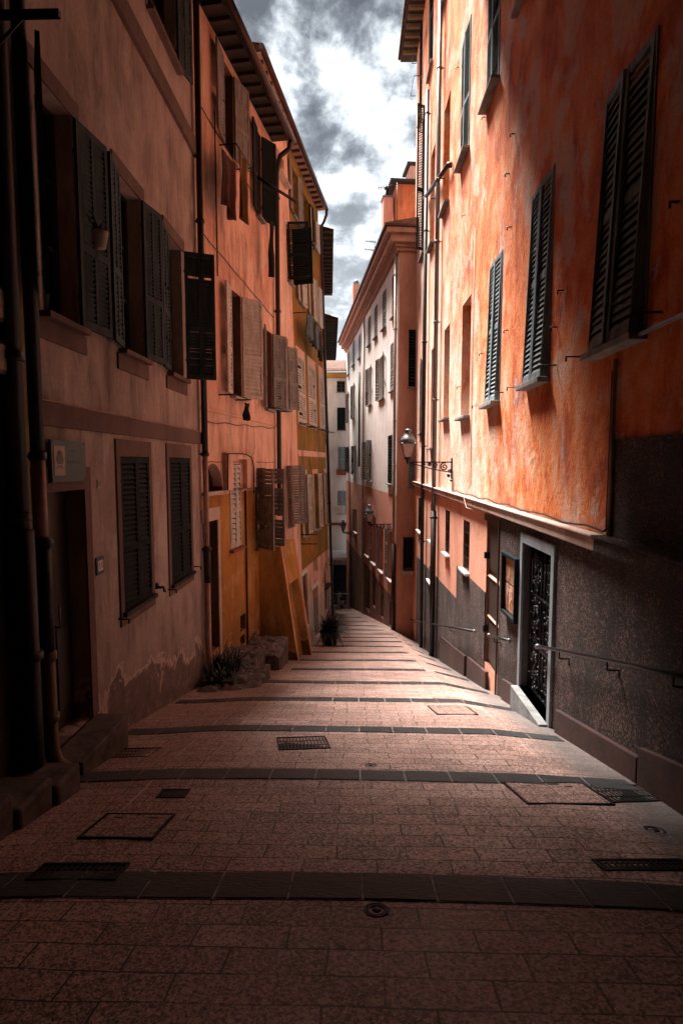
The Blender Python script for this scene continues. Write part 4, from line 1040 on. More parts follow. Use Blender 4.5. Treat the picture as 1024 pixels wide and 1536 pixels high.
x, z = B.hit(404, 330, .3); cloth('garment', 'dark blue garment hanging beside the upper drainpipe', 'garment', B, x, z, .3, 1.2, 'cloth_black', 5.5, .3, None)
# chimney of C seen over the eave
ch = thing('chimney', 'grey metal box chimney behind the gutter of the orange house', 'chimney', B.w(bl - .15, .12, eaveZ + .32), B.rz)
MB().box(-.22, .22, -.2, .2, 0, .72).build('stack', 'zinc', ch, bevel=.01); MB().box(-.26, .26, -.24, .24, .721, .76).build('cap', 'zinc', ch)

# ================================================================== LEFT far: D and E
for (nm, lab, p0, p1, zt, ov, mat) in (('house', 'narrow far left house with a ragged dark tiled eave', (-1.40, 23.3), (-1.78, 31.5), 10.55, .45, 'red_orange'),
                                  ('house', 'lowest far left house with a jutting dark eave and rail', (-1.78, 31.5), (-2.3, 43.0), 9.2, .75, 'palestone')):
    dx, dy = p1[0] - p0[0], p1[1] - p0[1]
    Dd = Facade(nm, lab, p0[0], p0[1], math.atan2(dy, dx)); L = math.hypot(dx, dy)
    hs = [(1.0 + 2.2 * i, 1.8 + 2.2 * i, z_, z_ + 1.6) for i in range(int(L / 2.3)) for z_ in (-4, -.5, 3, 6.5)]
    mb = wall_grid(0, L, ZB, zt, hs); box_body(mb, 0, L, ZB, zt, 5); mb.build('wall', mat, Dd.root)
    for h in hs: window(Dd, list(h), 175, 175, 'shutter_white', 'sill', lw=.4)
    tiles(Dd, -.1, L + .1, -ov, 4.9, zt + .12, .33)
    MB().box(-.1, L + .1, -ov, .3, zt + .03, zt + .1).build('eave_boards', 'eave', Dd.root)
    rafters(Dd, int(L / .5), .1, .5, .12, -ov + .04, -.002, zt - .08, zt + .029, 'eave')
# ================================================================== RIGHT: the big orange house (R)
R = Facade('house', 'huge peeling orange house filling the right side, with rough brown base and ironwork door', 2.5, 0, math.atan2(-1, .006))
rx0, rx1 = R.X(622, 400), 8.0            # local x runs towards the camera (negative = far)
RZ = 17.8
Z = lambda px, py: R.hit(px, py)[1]
def rr(pa, pb, t, b): return R.rect(pa, pb, t, b)
main = [rr(903, 973, (903, 160), (903, 527)), rr(795, 826, (795, 301), (795, 577)), rr(733, 750.5, (733, 404), (733, 607))]
opn = [rr(692, 705, (692, 461), (692, 627)), rr(665.5, 673.7, (665.5, 497), (665.5, 629)), rr(646, 651.6, (646, 527), (646, 672))]
nar = [rr(629.5, 633, (630, 545), (630, 650))]
upp = [rr(732, 750, (732, -60), (732, 158)), rr(692, 704.6, (692, 77), (692, 250)), rr(665.5, 674, (665.5, 172), (665.5, 320)), rr(646, 651.6, (646, 238), (646, 374)), rr(632, 637, (632, 190), (632, 388))]
top = [rr(644, 650, (645, -60), (645, 110)), rr(629.5, 633, (630, 52), (630, 182)), rr(664, 670, (664, -90), (664, 18)), rr(781, 792, (781, -300), (781, 6)), rr(903, 973, (903, -900), (903, -330)), rr(795, 826, (795, -420), (795, -140))]
low = [rr(645.5, 651.6, (646, 756), (646, 810)), rr(667.7, 674.2, (668, 764), (668, 828)), rr(694.5, 704, (695, 779), (695, 852)), rr(643.5, 650, (644, 849), (644, 869)), rr(627, 632.5, (628, 746), (628, 795))]
d0 = rr(641, 650, (645, 878), (645, 972)); d1 = rr(728, 748, (738, 783), (744, 1018))
gate = rr(785, 829, (785, 812), (806, 1060))
allh = main + opn + nar + upp + top + low + [d0, d1, gate]
ztop = Z(621.5, 723); zt2 = Z(1024, 837); zl = (ztop + zt2) / 2
zlb = (Z(729, 768) + Z(909, 831)) / 2
xs_sal = R.X(727, 850)
xpale = R.X(716, 600)
mb = MB()
wall_grid(rx0, xpale, zlb, RZ, allh, mb=mb, mi=0)
wall_grid(xpale, rx1, zlb, RZ, allh, mb=mb, mi=1)
wall_grid(rx0, rx1, ZB, zlb, allh, mb=mb, mi=2, rmi=3)  # reveals coloured dark brown, painting shade into the recesses
box_body(mb, rx0, rx1, ZB, RZ, 7, 1)
# the paler coat fades into the orange one: one material blends the two along the wall
def blendmat():
    t = NT('orange_wall_two_coats')
    return t
wallmats = ['rustred', 'rustred', 'salmon', 'darkbrown']
mb.build('wall', wallmats, R.root)
xle = R.X(908, 815)
for i, q in enumerate(main):
    wo = window(R, q, 2 + (3 if i == 0 else 0), 2, 'shutter_slate', 'sill', slat=.070 if i else .078, split=.52, flap=rad([4.5, 3.5, 2.5][i]), sillpro=.16, sillh=.07)
    m = MB(); bracket(m, q[0] - .28, q[2] + .02); bracket(m, q[1] + .28, q[2] + .10); m.build('shutter_stay', 'iron', R.root)
    f = .03; m = MB(); m.box(q[0] - f, q[0], -.012, .05, q[2], q[3]); m.box(q[1], q[1] + f, -.012, .05, q[2], q[3]); m.build('jamb_strip', 'shutter_slate', wo)
for q in opn + upp[2:4]:
    window(R, q, None, None, sill='sill', depth=.32, sillpro=.14, pane='glass', frame='woodlight')
window(R, upp[0], 3, 3, 'shutter_slate', 'sill', sillpro=.16); window(R, upp[1], 4, 4, 'shutter_slate', 'sill', sillpro=.16)
window(R, nar[0], 2, 168, 'shutter_pale', 'sill', lw=.34)
window(R, upp[4], None, 120, 'shutter_dark', 'sill', lw=.3)
for q in top: window(R, q, 4, 4, 'shutter_dark', 'sill')
for q in low: window(R, q, None, None, sill='whitesill', depth=.18, sillpro=.10, frame='darkdoor', grille=True)
# ledge
m = MB(); zt = zl
m.box(rx0, xle, -.12, .0, zlb + .03, zt); m.box(rx0, xle, -.155, .0, zt + .0015, zt + .035); m.build('ledge', 'ledge', R.root, bevel=.012)
m = MB(); m.box(xle + .001, rx1, -.125, .0, zlb + .03, zt); m.box(xle + .001, rx1, -.15, .0, zt + .0015, zt + .033); m.build('ledge', 'roughcast', R.root, bevel=.012)
# rough cast zones, 15 mm proud
mb = MB(); zr = Z(917, 660)
xa = R.X(917, 700)
wall_grid(xa, rx1, zt + .036, zr, [], y=-.016, skirt=.016, mb=mb)
xd0, xd1 = R.X(727, 900), R.X(749.5, 900)
gx0, gx1 = R.X(781, 900), R.X(833, 950)
wall_grid(xd1, rx1, ZB, zlb + .031, [tuple(q) for q in (gate,)], y=-.016, skirt=.016, reveal=.017, mb=mb)
def zx(px, py): return R.hit(px, py, .016)
m2 = []
m2.append([zx(684.5, 849), zx(727, 889)]); m2.append([zx(657, 869), zx(684.5, 899)]); m2.append([zx(625, 835), zx(656.9, 868)])
for a, b in m2:
    mb.prism([(a[0], ZB), (b[0], ZB), (b[0], b[1]), (a[0], a[1])], -.016, 0)
mb.build('roughcast', 'roughcast', R.root)
# door 1
q = d1
dd = MB(); dd.box(q[0], q[1], .06, .10, ZB, q[3])
H = q[3] - q[2]
for a, b in ((.03, .30), (.34, .62), (.66, .95)): dd.box(q[0] + .08, q[1] - .08, .045, .061, q[2] + H * a, q[2] + H * b)
dd = dd.build('door', 'darkdoor', R.root, bevel=.005)
for a in (.10, .62): MB().box(q[0] - .03, q[0] + .03, -.04, .06, q[2] + H * a + .3, q[2] + H * a + .42).build('hinge', 'iron', dd)
m = MB(); m.box(q[0] - .05, q[1] + .05, -.045, -.0165, q[3], q[3] + .12); m.box(q[1], q[1] + .05, -.045, -.0165, ZB, q[3]); m.build('door_frame', 'darkdoor', R.root, bevel=.004)
for zf in (.34, .62): MB().add([(q[0] + .02, .02, q[2] + H * zf - .02), (q[1] - .02, .02, q[2] + H * zf - .02), (q[1] - .02, .055, q[2] + H * zf + .02), (q[0] + .02, .055, q[2] + H * zf + .02), (q[0] + .02, .055, q[2] + H * zf - .03), (q[1] - .02, .055, q[2] + H * zf - .03)], [(0, 1, 2, 3), (0, 4, 5, 1)]).build('weather_strip', 'pipe_pink', dd)
q = d0; MB().box(q[0], q[1], .12, .16, ZB, q[3]).build('door', 'darkdoor', R.root)
MB().box(q[0] - .1, q[1] + .1, -.06, .1, q[3] + .02, q[3] + .10).build('door_lintel', 'ledge', R.root)
# ironwork door
q = gate; g = MB()
s = wall_grid(q[0] - .10, q[1] + .10, ZB, q[3] + .14, [(q[0], q[1], q[2], q[3])], y=-.05, reveal=.17, skirt=.05); s.build('door_frame', 'greyframe', R.root)
gd = MB().box(q[0], q[1], .14, .17, q[2], q[3]).build('door', 'glass', R.root)
random.seed(4); m = MB(); W, H = q[1] - q[0], q[3] - q[2]
for k in range(9): xx = q[0] + W * (k + .5) / 9; m.tube([(xx, .09, q[2]), (xx, .09, q[3])], .011, 6)
for zz in (.02, .33, .36, .66, .98): m.box(q[0], q[1], .075, .105, q[2] + H * zz - .015, q[2] + H * zz + .015)
m.box(q[0], q[0] + .05, .07, .11, q[2], q[3]); m.box(q[1] - .05, q[1], .07, .11, q[2], q[3])
def scroll(m, cx, cz, r, turns, sgn, y=.065, rt=.010, ph=0.0, up=1):
    pts = [];
    n = int(18 * turns)
    for i in range(n + 1):
        t = i / n; a = ph + sgn * t * turns * 2 * PI; rr_ = r * (1 - .82 * t)
        pts.append((cx + rr_ * math.cos(a), y, cz + up * rr_ * math.sin(a)))
    m.tube(pts, [rt * (1 - .3 * i / n) for i in range(n + 1)], 6)
def wave(m, x, z0, z1, amp, ph):
    m.tube([(x + amp * math.sin(ph + 9 * t), .07, z0 + (z1 - z0) * t) for t in [i / 16 for i in range(17)]], .013, 6)
for c in (.27, .73):
    cx = q[0] + W * c
    for zz in (.12, .24, .46, .56, .76, .88):
        scroll(m, cx - .07, q[2] + H * zz, .08, 1.4, 1, ph=0); scroll(m, cx + .07, q[2] + H * zz + .04, .08, 1.4, -1, ph=PI)
    for s_ in (-1, 1): wave(m, cx + s_ * .03, q[2] + H * .04, q[2] + H * .33, .06, s_); wave(m, cx + s_ * .03, q[2] + H * .38, q[2] + H * .64, .06, s_ + 1); wave(m, cx + s_ * .03, q[2] + H * .68, q[2] + H * .96, .07, s_ + 2)
for k in range(70):
    xx = q[0] + random.choice((.12, .2, .27, .34, .42, .6, .66, .73, .8, .88)) * W + random.uniform(-.02, .02); zz = q[2] + H * random.uniform(.04, .97)
    m.lathe([(.001, -.011), (.008, -.007), (.011, 0), (.008, .007), (.001, .011)], 8, Matrix.Translation((xx, .055, zz)), mi=1)
m.build('ironwork', ['iron', 'pipe_grey'], gd)
MB().box(q[0] - .03, q[1] + .06, -.16, .07, ZB, q[2]).build('threshold', 'concrete', R.root, bevel=.01)
# plinth slabs at the foot of the wall, stepping down
m = MB()
for (pa, pb, ya, yb) in ((957, 1080, 1121, 1175), (832, 955, 1064, 1136), (752, 780, 1018, 1036), (700, 728, 985, 1008), (660, 696, 955, 984)):
    xa_, za_ = R.hit(pa, ya, .07); xb_, zb_ = R.hit(pb, yb, .07)
    m.prism([(xa_, ZB), (xb_, ZB), (xb_, zb_ + .0), (xa_, za_)], -.075, -.0165)
m.build('plinth', 'redplinth', R.root, bevel=.012)
# pipes
x = R.X(655, 400, .12)
pipe(R, [(x, -.12, 17.6), (x, -.12, Z(654, 765))], .062, 'pipe_grey', collars=[(x, -.12, Z(654, y_)) for y_ in (35, 152, 382, 493, 603)])
pipe(R, [(x, -.12, Z(654, 765)), (x, -.12, Z(652, 985))], .085, 'pipe_dark', collars=[(x, -.12, Z(654, 775))])
x = R.X(636.5, 500, .12)
pipe(R, [(x, -.12, Z(637, 180)), (x, -.12, Z(634, 1000))], .065, 'pipe_dark', collars=[(x, -.12, Z(636, y_)) for y_ in (215, 370, 522, 670, 810)])
a = R.hit(673, 247, .1); b = R.hit(637.5, 297, .1)
pipe(R, [(a[0], -.02, a[1]), (a[0], -.12, a[1]), (b[0], -.12, b[1])], .07, 'pipe_dark', 'waste_pipe')
# conduit
x = R.X(916, 650, .03); z1_ = Z(916, 558); z2_ = zt + .075
pts = [(x, -.035, z1_), (x, -.035, z2_ + .03), (x - .05, -.035, z2_)]
xe = R.X(680, 740)
n = 40
pts += [(x - .1 + (xe - x + .1) * i / n, -.03, z2_ - .01 + .02 * math.sin(i * .9) * (1 if i % 3 else .3)) for i in range(n + 1)]
pts += [(xe, -.03, Z(680, 706))]
m = MB(); m.tube(pts, .013, 6)
m.build('conduit', 'iron', R.root)
m = MB(); m.tube([(x + .035, -.03, z1_ + .1), (x + .035, -.03, zt + .04)], .022, 8); m.build('conduit', 'pipe_pink', R.root)
xq = main[0][1]; m = MB(); m.tube([(xq + .05, -.07, main[0][2] - .03), (rx1, -.07, main[0][2] - .02)], .02, 8); m.build('conduit', 'pipe_grey', R.root)
m = MB(); xw, zw = R.hit(708, 600); m.tube([(xw, -.01, zw + 3.5), (xw, -.012, zw), (xw + .05, -.012, zt + .3), (xw + .15, -.17, zt + .02), (xw + .55, -.19, zlb - .0), (xw + .9, -.03, zlb - .05)], .008, 5); m.build('cable', 'pipe_pink', R.root)
# scattered wall fittings
random.seed(21)
for (px, py) in ((835, 490), (767, 340), (762, 495), (772, 200), (728, 175), (698, 322), (724, 530), (690, 580), (1018, 302), (845, 435), (688, 100), (764, 260)):
    x_, z_ = R.hit(px, py); MB().tube([(x_, 0, z_), (x_, -.07, z_), (x_ + .01, -.075, z_ - .05)], .011, 5).build('wall_hook', 'iron', R.root)
for (px, py) in ((629, 75), (627, 126), (663, 280)):
    x_, z_ = R.hit(px, py); MB().tube([(x_ - .7, -.03, z_), (x_ - .7, -.22, z_), (x_ + .5, -.22, z_), (x_ + .5, 0, z_)], .016, 5).build('drying_rail', 'iron', R.root)
# eave
m = MB(); m.box(rx0 - .5, rx1, -.62, .3, RZ + .05, RZ + .12); m.build('eave_boards', 'eave', R.root)
rafters(R, int((rx1 - rx0) / .45), rx0 + .1, .45, .12, -.56, -.002, RZ - .08, RZ + .049, 'woodlight')
tiles(R, rx0 - .55, rx1, -.70, 6.9, RZ + .14, .3)

# notice case
q = R.rect(753, 774, (753, 826), (764, 928), .08)
nc = thing('notice_case', 'shallow dark framed display case with two coloured prints, between the two doors', 'display case', R.w((q[0] + q[1]) / 2, -.017, q[2]), R.rz)
w_, h_ = q[1] - q[0], q[3] - q[2]
m = MB(); m.box(-w_/2, w_/2, -.02, 0, 0, h_)
m.box(-w_/2, -w_/2 + .045, -.09, -.02, 0, h_); m.box(w_/2 - .045, w_/2, -.09, -.02, 0, h_); m.box(-w_/2 + .045, w_/2 - .045, -.088, -.02, 0, .05); m.box(-w_/2 + .045, w_/2 - .045, -.088, -.02, h_ - .05, h_)
m.build('case', 'signblue' if False else 'shutter_dark', nc, bevel=.004)
def printmat(nm, cols, sc, seed):
    t = NT(nm); n = t.noise(t.mp((2.2, 1, 1), loc=(seed, 0, seed * 2)), sc, 3, .5, .8)
    t.base(t.ramp(n, [(.30 + .09 * i, c) for i, c in enumerate(cols)], 'CONSTANT')); t.rough(.3); return t.m
pm1 = printmat('abstract_print_a', [(.05, .08, .11), (.35, .20, .12), (.60, .24, .08), (.10, .14, .17), (.55, .45, .38)], 3.0, 3)
pm2 = printmat('abstract_print_b', [(.40, .10, .04), (.60, .40, .32), (.22, .07, .03), (.62, .25, .10), (.10, .13, .14)], 3.5, 8)
MB().box(-w_/2 + .07, w_/2 - .07, -.03, -.0205, h_ * .53, h_ - .07).build('print', pm1, nc)
MB().box(-w_/2 + .07, w_/2 - .07, -.03, -.0205, .07, h_ * .50).build('print', pm2, nc)

# handrails
def rail(label, pts, brk, grp='wall handrails on the right'):
    P0 = [R.hit(px, py, .13) for px, py in pts]
    r = thing('handrail', label, 'handrail', R.w(P0[0][0], -.0, P0[0][1]), R.rz, grp)
    x0, z0 = P0[0]
    m = MB(); L = [(x - x0, -.13, z - z0) for x, z in P0]; m.tube(L, .022, 8); m.build('rail', 'iron', r)
    for e in (L[0], L[-1]):
        m = MB(); m.lathe([(.001, -.035), (.028, -.025), (.035, 0), (.028, .025), (.001, .035)], 10, Matrix.Translation(e)); m.build('end_knob', 'pipe_grey', r)
    for f in brk:
        i = min(int(f * (len(L) - 1)), len(L) - 2); g_ = f * (len(L) - 1) - i
        p = Vector(L[i]).lerp(Vector(L[i + 1]), g_)
        m = MB(); m.tube([p, p + Vector((0, 0, -.09)), p + Vector((.0, .03, -.10)), p + Vector((0, .114, -.10)), p + Vector((0, .114, -.17))], .011, 6); m.build('bracket', 'iron', r)
rail('long dark handrail right of the ironwork door', [(806, 970), (830, 974), (880, 984), (950, 998), (1060, 1022)], [.3, .62, .9])
rail('short handrail stub between the brown door and the ironwork door', [(733, 953), (763, 961)], [.3])
rail('distant handrail passing behind the two drainpipes', [(614, 929), (640, 934), (665, 939), (711, 947)], [.1, .45, .75])
rail('little handrail end far down near the pink corner', [(598, 921), (611, 926)], [.5]) if False else None

# lanterns
def lantern(label, fc, px, py_arm, arm, s=1.0, group='wall lanterns', side=-1):
    """fc wall, px: wall pixel of the bracket plate, arm height; arm sticks straight out of the wall."""
    x, z = fc.hit(px, py_arm)
    t = thing('wall_lantern', label, 'street lamp', fc.w(x, 0, z), fc.rz, group)
    m = MB(); m.box(-.03 * s, .03 * s, -.03, 0, -.42 * s, .10 * s); m.lathe([(.001, -.05), (.03, -.03), (.02, 0), (.001, .01)], 8, Matrix.Translation((0, -.02, -.45 * s)))
    m.build('wall_plate', 'iron', t)
    m = MB(); m.box(-.014 * s, .014 * s, -arm, -.03, -.018, .012)
    def sc(cy, cz, r, turns, sg, ph, rt=.017):
        pts = []; n = int(16 * turns)
        for i in range(n + 1):
            u = i / n; a = ph + sg * u * turns * 2 * PI; q_ = r * (1 - .85 * u); pts.append((0, cy + q_ * math.cos(a), cz + q_ * math.sin(a)))
        m.tube(pts, rt * s, 6)
    n = 16; m.tube([(0, -.03 - (arm * .93) * u, -.02 - .24 * s * (1 - u) ** 1.1 - .03 * math.sin(u * PI)) for u in [i / n for i in range(n + 1)]], .014 * s, 6)
    sc(-.20 * s, -.12 * s, .105 * s, 1.7, 1, 1.2); sc(-.42 * s, -.08 * s, .07 * s, 1.5, -1, -1.0); sc(-.56 * s, -.06 * s, .045 * s, 1.4, 1, 1.0)
    sc(-.72 * s, -.04 * s, .04 * s, 1.3, -1, 0); sc(-.06 * s, -.22 * s, .05 * s, 1.3, -1, 1); sc(-.08 * s, -.34 * s, .04 * s, 1.3, 1, 2)
    sc(-arm + .10 * s, -.06 * s, .045 * s, 1.4, 1, 0)
    m.build('scroll_arm', 'iron', t)
    q4 = PI / 4; Ty = Matrix.Translation((0, -arm, 0))
    m = MB(); m.lathe([(.025 * s, -.05), (.03 * s, -.02), (.055 * s, .0), (.035 * s, .03), (.06 * s, .06 * s), (.10 * s, .09 * s), (.105 * s, .12 * s)], 12, Ty); m.build('holder', 'iron', t)
    zb, zt_, rb, rt_ = .12 * s, .46 * s, .115 * s, .235 * s
    MB().lathe([(rb * .93, zb), (rt_ * .95, zt_)], 4, Ty, rot=q4).build('lamp_glass', 'lampglass', t)
    m = MB()
    for k in range(4):
        a = q4 + k * PI / 2
        m.tube([(rb * math.cos(a), -arm + rb * math.sin(a), zb), (rt_ * math.cos(a), -arm + rt_ * math.sin(a), zt_)], .011 * s, 5)
    m.lathe([(rt_ * 1.10, zt_ - .01), (rt_ * 1.14, zt_ + .012), (rt_ * 1.0, zt_ + .03)], 4, Ty, rot=q4)
    m.lathe([(rt_ * 1.0, zt_ + .03), (rt_ * .78, zt_ + .12 * s), (rt_ * .60, zt_ + .19 * s), (rt_ * .52, zt_ + .20 * s), (rt_ * .50, zt_ + .24 * s), (rt_ * .30, zt_ + .26 * s), (rt_ * .26, zt_ + .31 * s), (rt_ * .42, zt_ + .325 * s), (rt_ * .38, zt_ + .36 * s), (.002, zt_ + .38 * s)], 12, Ty, rot=0)
    m.build('lamp_cap', 'zinc', t)
    return t
x, z = R.hit(678, 693)
lantern('big wrought iron wall lantern on a scroll bracket above the right ledge', R, 678, 693, 1.12, 1.0)

# ================================================================== RIGHT: cream and pink house (Mh)
mo = Vector((1.66, 23.6, 0)); angM = -.118
Mf = Facade('house', 'tall cream and pink house in the middle distance with a deep cornice', mo.x, mo.y, math.atan2(-1, -angM))
Ms = Facade('tmp', 'x', mo.x, mo.y, 0.0); bpy.data.objects.remove(Ms.root); Ms.root = None
# local x of the front runs towards the camera, so the far end is negative
L = 21.0; EZ = Mf.hit(560, 420, .6)[1]
EZ = ((Mf.hit(587, 332, .6)[1]) + (Mf.hit(508, 508, .6)[1])) / 2
mz = lambda px, py: Mf.hit(px, py)[1]
def mr(pa, pb, t, b): return Mf.rect(pa, pb, (pb, t), (pb, b))
row1 = [mr(588.4, 594, 405, 470), mr(573.7, 579, 432, 488), mr(561.6, 566, 455, 502), mr(552, 556, 472, 514), mr(538, 540.5, 500, 535), mr(529, 532, 508, 545), mr(521.5, 524, 525, 560)]
row2 = [mr(585.5, 590.5, 512, 584), mr(569, 575.5, 530, 596), mr(553, 556.5, 548, 606), mr(529, 531.5, 575, 626), mr(521, 523, 588, 632)]
row3 = [mr(581.8, 588, 652, 726), mr(549, 557, 660, 722), mr(530.5, 533, 668, 712), mr(521, 523, 670, 708)]
row4 = [mr(582.5, 588, 797, 873), mr(569, 574.5, 792, 860), mr(558, 563, 776, 848), mr(549, 553, 778, 836), mr(532, 535, 765, 800)]
gf = [mr(583.5, 588.5, 908, 945), mr(570.5, 574.5, 893, 930), mr(558.5, 562.5, 878, 914), mr(549.5, 554, 870, 920)]
hs = row1 + row2 + row3 + row4 + gf
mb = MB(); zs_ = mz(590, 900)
zp_ = mz(590, 742); wall_grid(-L, 0, zp_, EZ, hs, mb=mb, mi=0); wall_grid(-L, 0, zs_, zp_, hs, mb=mb, mi=1); wall_grid(-L, 0, ZB, zs_, hs, mb=mb, mi=2)  # pink and brown lower zones paint in part of the lane's shade
# side wall facing the camera + back
sx, sy, sz = Mf.ax, Mf.ay, 0
mb.build('wall', ['cream', 'pinkside', 'darkbrown'], Mf.root)
for i, q in enumerate(row1): window(Mf, q, 3, 3, 'shutter_grey' if i < 4 else 'shutter_pale', 'sill', slat=.12, sillpro=.12)
for i, q in enumerate(row2): window(Mf, q, [3, 170, 170, 172, 172][i], [3, 170, 172, 172, 172][i], 'shutter_grey', 'sill', slat=.12, lw=None if i == 0 else .5)
for i, q in enumerate(row3): window(Mf, q, [3, 168, 172, 172][i], [3, 150, 172, 172][i], ['shutter_dark', 'shutter_grey', 'shutter_dark', 'shutter_dark'][i], 'sill', slat=.12, lw=None if i == 0 else .6)
for q in row4: window(Mf, q, 174, None, 'shutter_grey', 'whitesill', slat=.12, lw=.5)
for q in gf: MB().box(q[0], q[1], .12, .16, q[2], q[3]).build('door', 'darkdoor', Mf.root)
MB().box(-L, 0, -.05, 0, mz(570, 862) - 0, mz(570, 862) + .12).build('string_course', 'pinkside', Mf.root) if False else None
# pipes of the cream house
x = Mf.X(592.5, 600, .06); pipe(Mf, [(x, -.08, EZ - .2), (x, -.08, mz(592, 815))], .06, 'pipe_pink', collars=[(x, -.08, mz(592, y_)) for y_ in (420, 498, 632, 698)])
pipe(Mf, [(x, -.08, mz(592, 815)), (x, -.08, mz(592, 950))], .085, 'pipe_dark')
x = Mf.X(545, 700, .06); pipe(Mf, [(x, -.08, EZ - .2), (x, -.08, mz(545, 925))], .06, 'pipe_pink')
x = Mf.X(539, 640, .06); pipe(Mf, [(x, -.08, mz(539, 560)), (x, -.08, mz(539, 700))], .06, 'iron')
# cornice along front and side (built as stepped boxes)
SL = 3.2
def cornice(m, pro, z0, z1, T=None):
    m.box(-L, pro, -pro, .2, z0, z1)
m = MB(); 
for pro, z0, z1 in ((.14, EZ - .75, EZ - .62), (.22, EZ - .618, EZ - .5), (.42, EZ - .498, EZ - .22), (.60, EZ - .218, EZ - .02)):
    m.box(-L, pro, -pro, 0 if z0 else 0, z0, z1)
    m.box(.001, pro - .001, .001, SL + 2, z0 + .001, z1 - .001)
m.build('cornice', 'eavelight', Mf.root, bevel=.02)
m = MB(); m.box(-L, .70, -.70, 0, EZ - .018, EZ + .06); m.box(0.001, .699, .001, SL + 2, EZ - .017, EZ + .059); m.build('gutter', 'gutter', Mf.root)
# side wall (perpendicular to the front): local plane x = 0, running +y
sidewin = []
def side(px, py):
    d = ray(px, py); c = Vector((0, 0, CAMZ)); t = (Mf.o - c).dot(Mf.ax) / d.dot(Mf.ax); q = c + d * t - Mf.o
    return q.dot(Mf.ay), q.z
a0, zt0 = side(613, 494); a1, zb0_ = side(621, 580); b0, zt1 = side(612.5, 690); b1, zb1 = side(621, 730)
Ts = Matrix(((0, -1, 0, 0), (1, 0, 0, 0), (0, 0, 1, 0), (0, 0, 0, 1)))   # local (u, y_in, z) -> (-y_in.., u)
cg0, cz1 = side(601, 806); cg1, cz0 = side(620, 853)
mb = wall_grid(0, 6, ZB, EZ + .0, [(a0, a1 + .35, zb0_, zt0), (b0, b1 + .35, zb1, zt1), (cg0 + .1, cg1 + .2, cz0, cz1)], T=Ts)
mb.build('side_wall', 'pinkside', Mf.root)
class SideF: pass
class FakeRoot: pass
def sidebox(m, *a): m.box(*a, T=Ts)
for (u0, u1, zz0, zz1, mt) in ((a0, a1 + .35, zb0_, zt0, 'shutter_dark'), (b0, b1 + .35, zb1, zt1, 'shutter_pale')):
    m = MB(); w_ = (u1 - u0) / 2
    m0 = MB(); leaf(m0, w_ - .004, zz1 - zz0 - .02, u0 + .004, zz0 + .01, rad(2), 1, .02, slat=.12); leaf(m0, w_ - .004, zz1 - zz0 - .02, u1 - .004, zz0 + .01, rad(2), -1, .02, slat=.12)
    m.add(m0.v, m0.f, Ts); wo = m.build('window', mt, Mf.root)
    m = MB(); m.box(u0 - .05, u1 + .05, -.1, 0, zz0 - .07, zz0 - .002, T=Ts); m.box(u0, u1, .2, .22, zz0, zz1, T=Ts); m.build('sill', 'sill', wo)
m = MB(); m.box(cg0 + .1, cg1 + .2, .2, .22, cz0, cz1, T=Ts)
wo = m.build('window', 'dim', Mf.root)
m = MB(); W_ = cg1 + .2 - cg0 - .1; n = 8
for k in range(n + 1):
    u = cg0 + .1 + W_ * k / n; m.tube([Ts @ Vector((u, -.28, cz0)), Ts @ Vector((u, -.28, cz1 - .1)), Ts @ Vector((u, -.02, cz1))], .016, 5)
for zz in (cz0, (cz0 + cz1) / 2, cz1 - .1): m.tube([Ts @ Vector((cg0 + .1, -.28, zz)), Ts @ Vector((cg0 + .1 + W_, -.28, zz))], .018, 5)
m.build('window_cage', 'iron', wo)
m = MB(); m.box(cg0, cg1 + .4, -.42, 0, cz0 - .16, cz0 - .03, T=Ts); m.build('balcony_slab', 'ledge', wo, bevel=.01)
# lean-to wall linking the two houses at the foot, roofs and roof clutter
Mroof = MB(); Mroof.add([(-L, -.70, EZ + .07), (.70, -.70, EZ + .07), (.70, 6, EZ + 1.4), (-L, 6, EZ + 1.4)], [(0, 1, 2, 3), (3, 2, 1, 0)]); Mroof.add([(.70, -.70, EZ + .06), (.70, 6, EZ + .06), (.70, 6, EZ + 1.4)], [(0, 1, 2)]); Mroof.build('roof', 'tile', Mf.root)
m = MB(); m.box(-L, 0, .001, 6, EZ - .02, EZ + .05); m.build('roof_deck', 'eave', Mf.root)
def onroof(px, py, dpt):
    d = ray(px, py); c = Vector((0, 0, CAMZ)); t = ((Mf.o + Mf.ay * dpt) - c).dot(Mf.ay) / d.dot(Mf.ay); return c + d * t
p = onroof(606, 330, 2.2); q_ = onroof(604, 292, 2.2)
at = thing('roof_storey', 'orange rooftop room with dark roof above the cream house cornice', 'building', p, Mf.rz)
hh = q_.z - p.z
MB().box(-1.4, .8, -.6, 2.5, -1, hh).build('wall', 'red_orange', at); MB().box(-1.7, 1.2, -1.0, 3, hh, hh + .12).build('roof', 'eave', at); MB().box(-.6, .6, .2, 1.6, hh + .12, hh + 1.1).build('dormer', 'palesalmon', at); MB().box(-.75, .75, .0, 1.8, hh + 1.1, hh + 1.25).build('dormer_roof', 'eave', at)
p = onroof(580, 345, 1.2); q_ = onroof(580, 300, 1.2)
ch = thing('chimney', 'tall chimney with metal cowl on the cream house roof', 'chimney', p, Mf.rz)
hh = q_.z - p.z
MB().box(-.35, .35, -.25, .25, -1, hh).build('stack', 'pinkside', ch); MB().box(-.40, .40, -.3, .3, hh, hh + .07).build('cap', 'zinc', ch)
MB().lathe([(.07, hh), (.07, hh + .55), (.16, hh + .58), (.17, hh + .64), (.06, hh + .70)], 10).build('cowl', 'iron', ch)
p = onroof(534, 452, 1.2); q_ = onroof(534, 428, 1.2)
ch = thing('chimney', 'small far chimney near the low end of the cream house roof', 'chimney', p, Mf.rz)
hh = q_.z - p.z
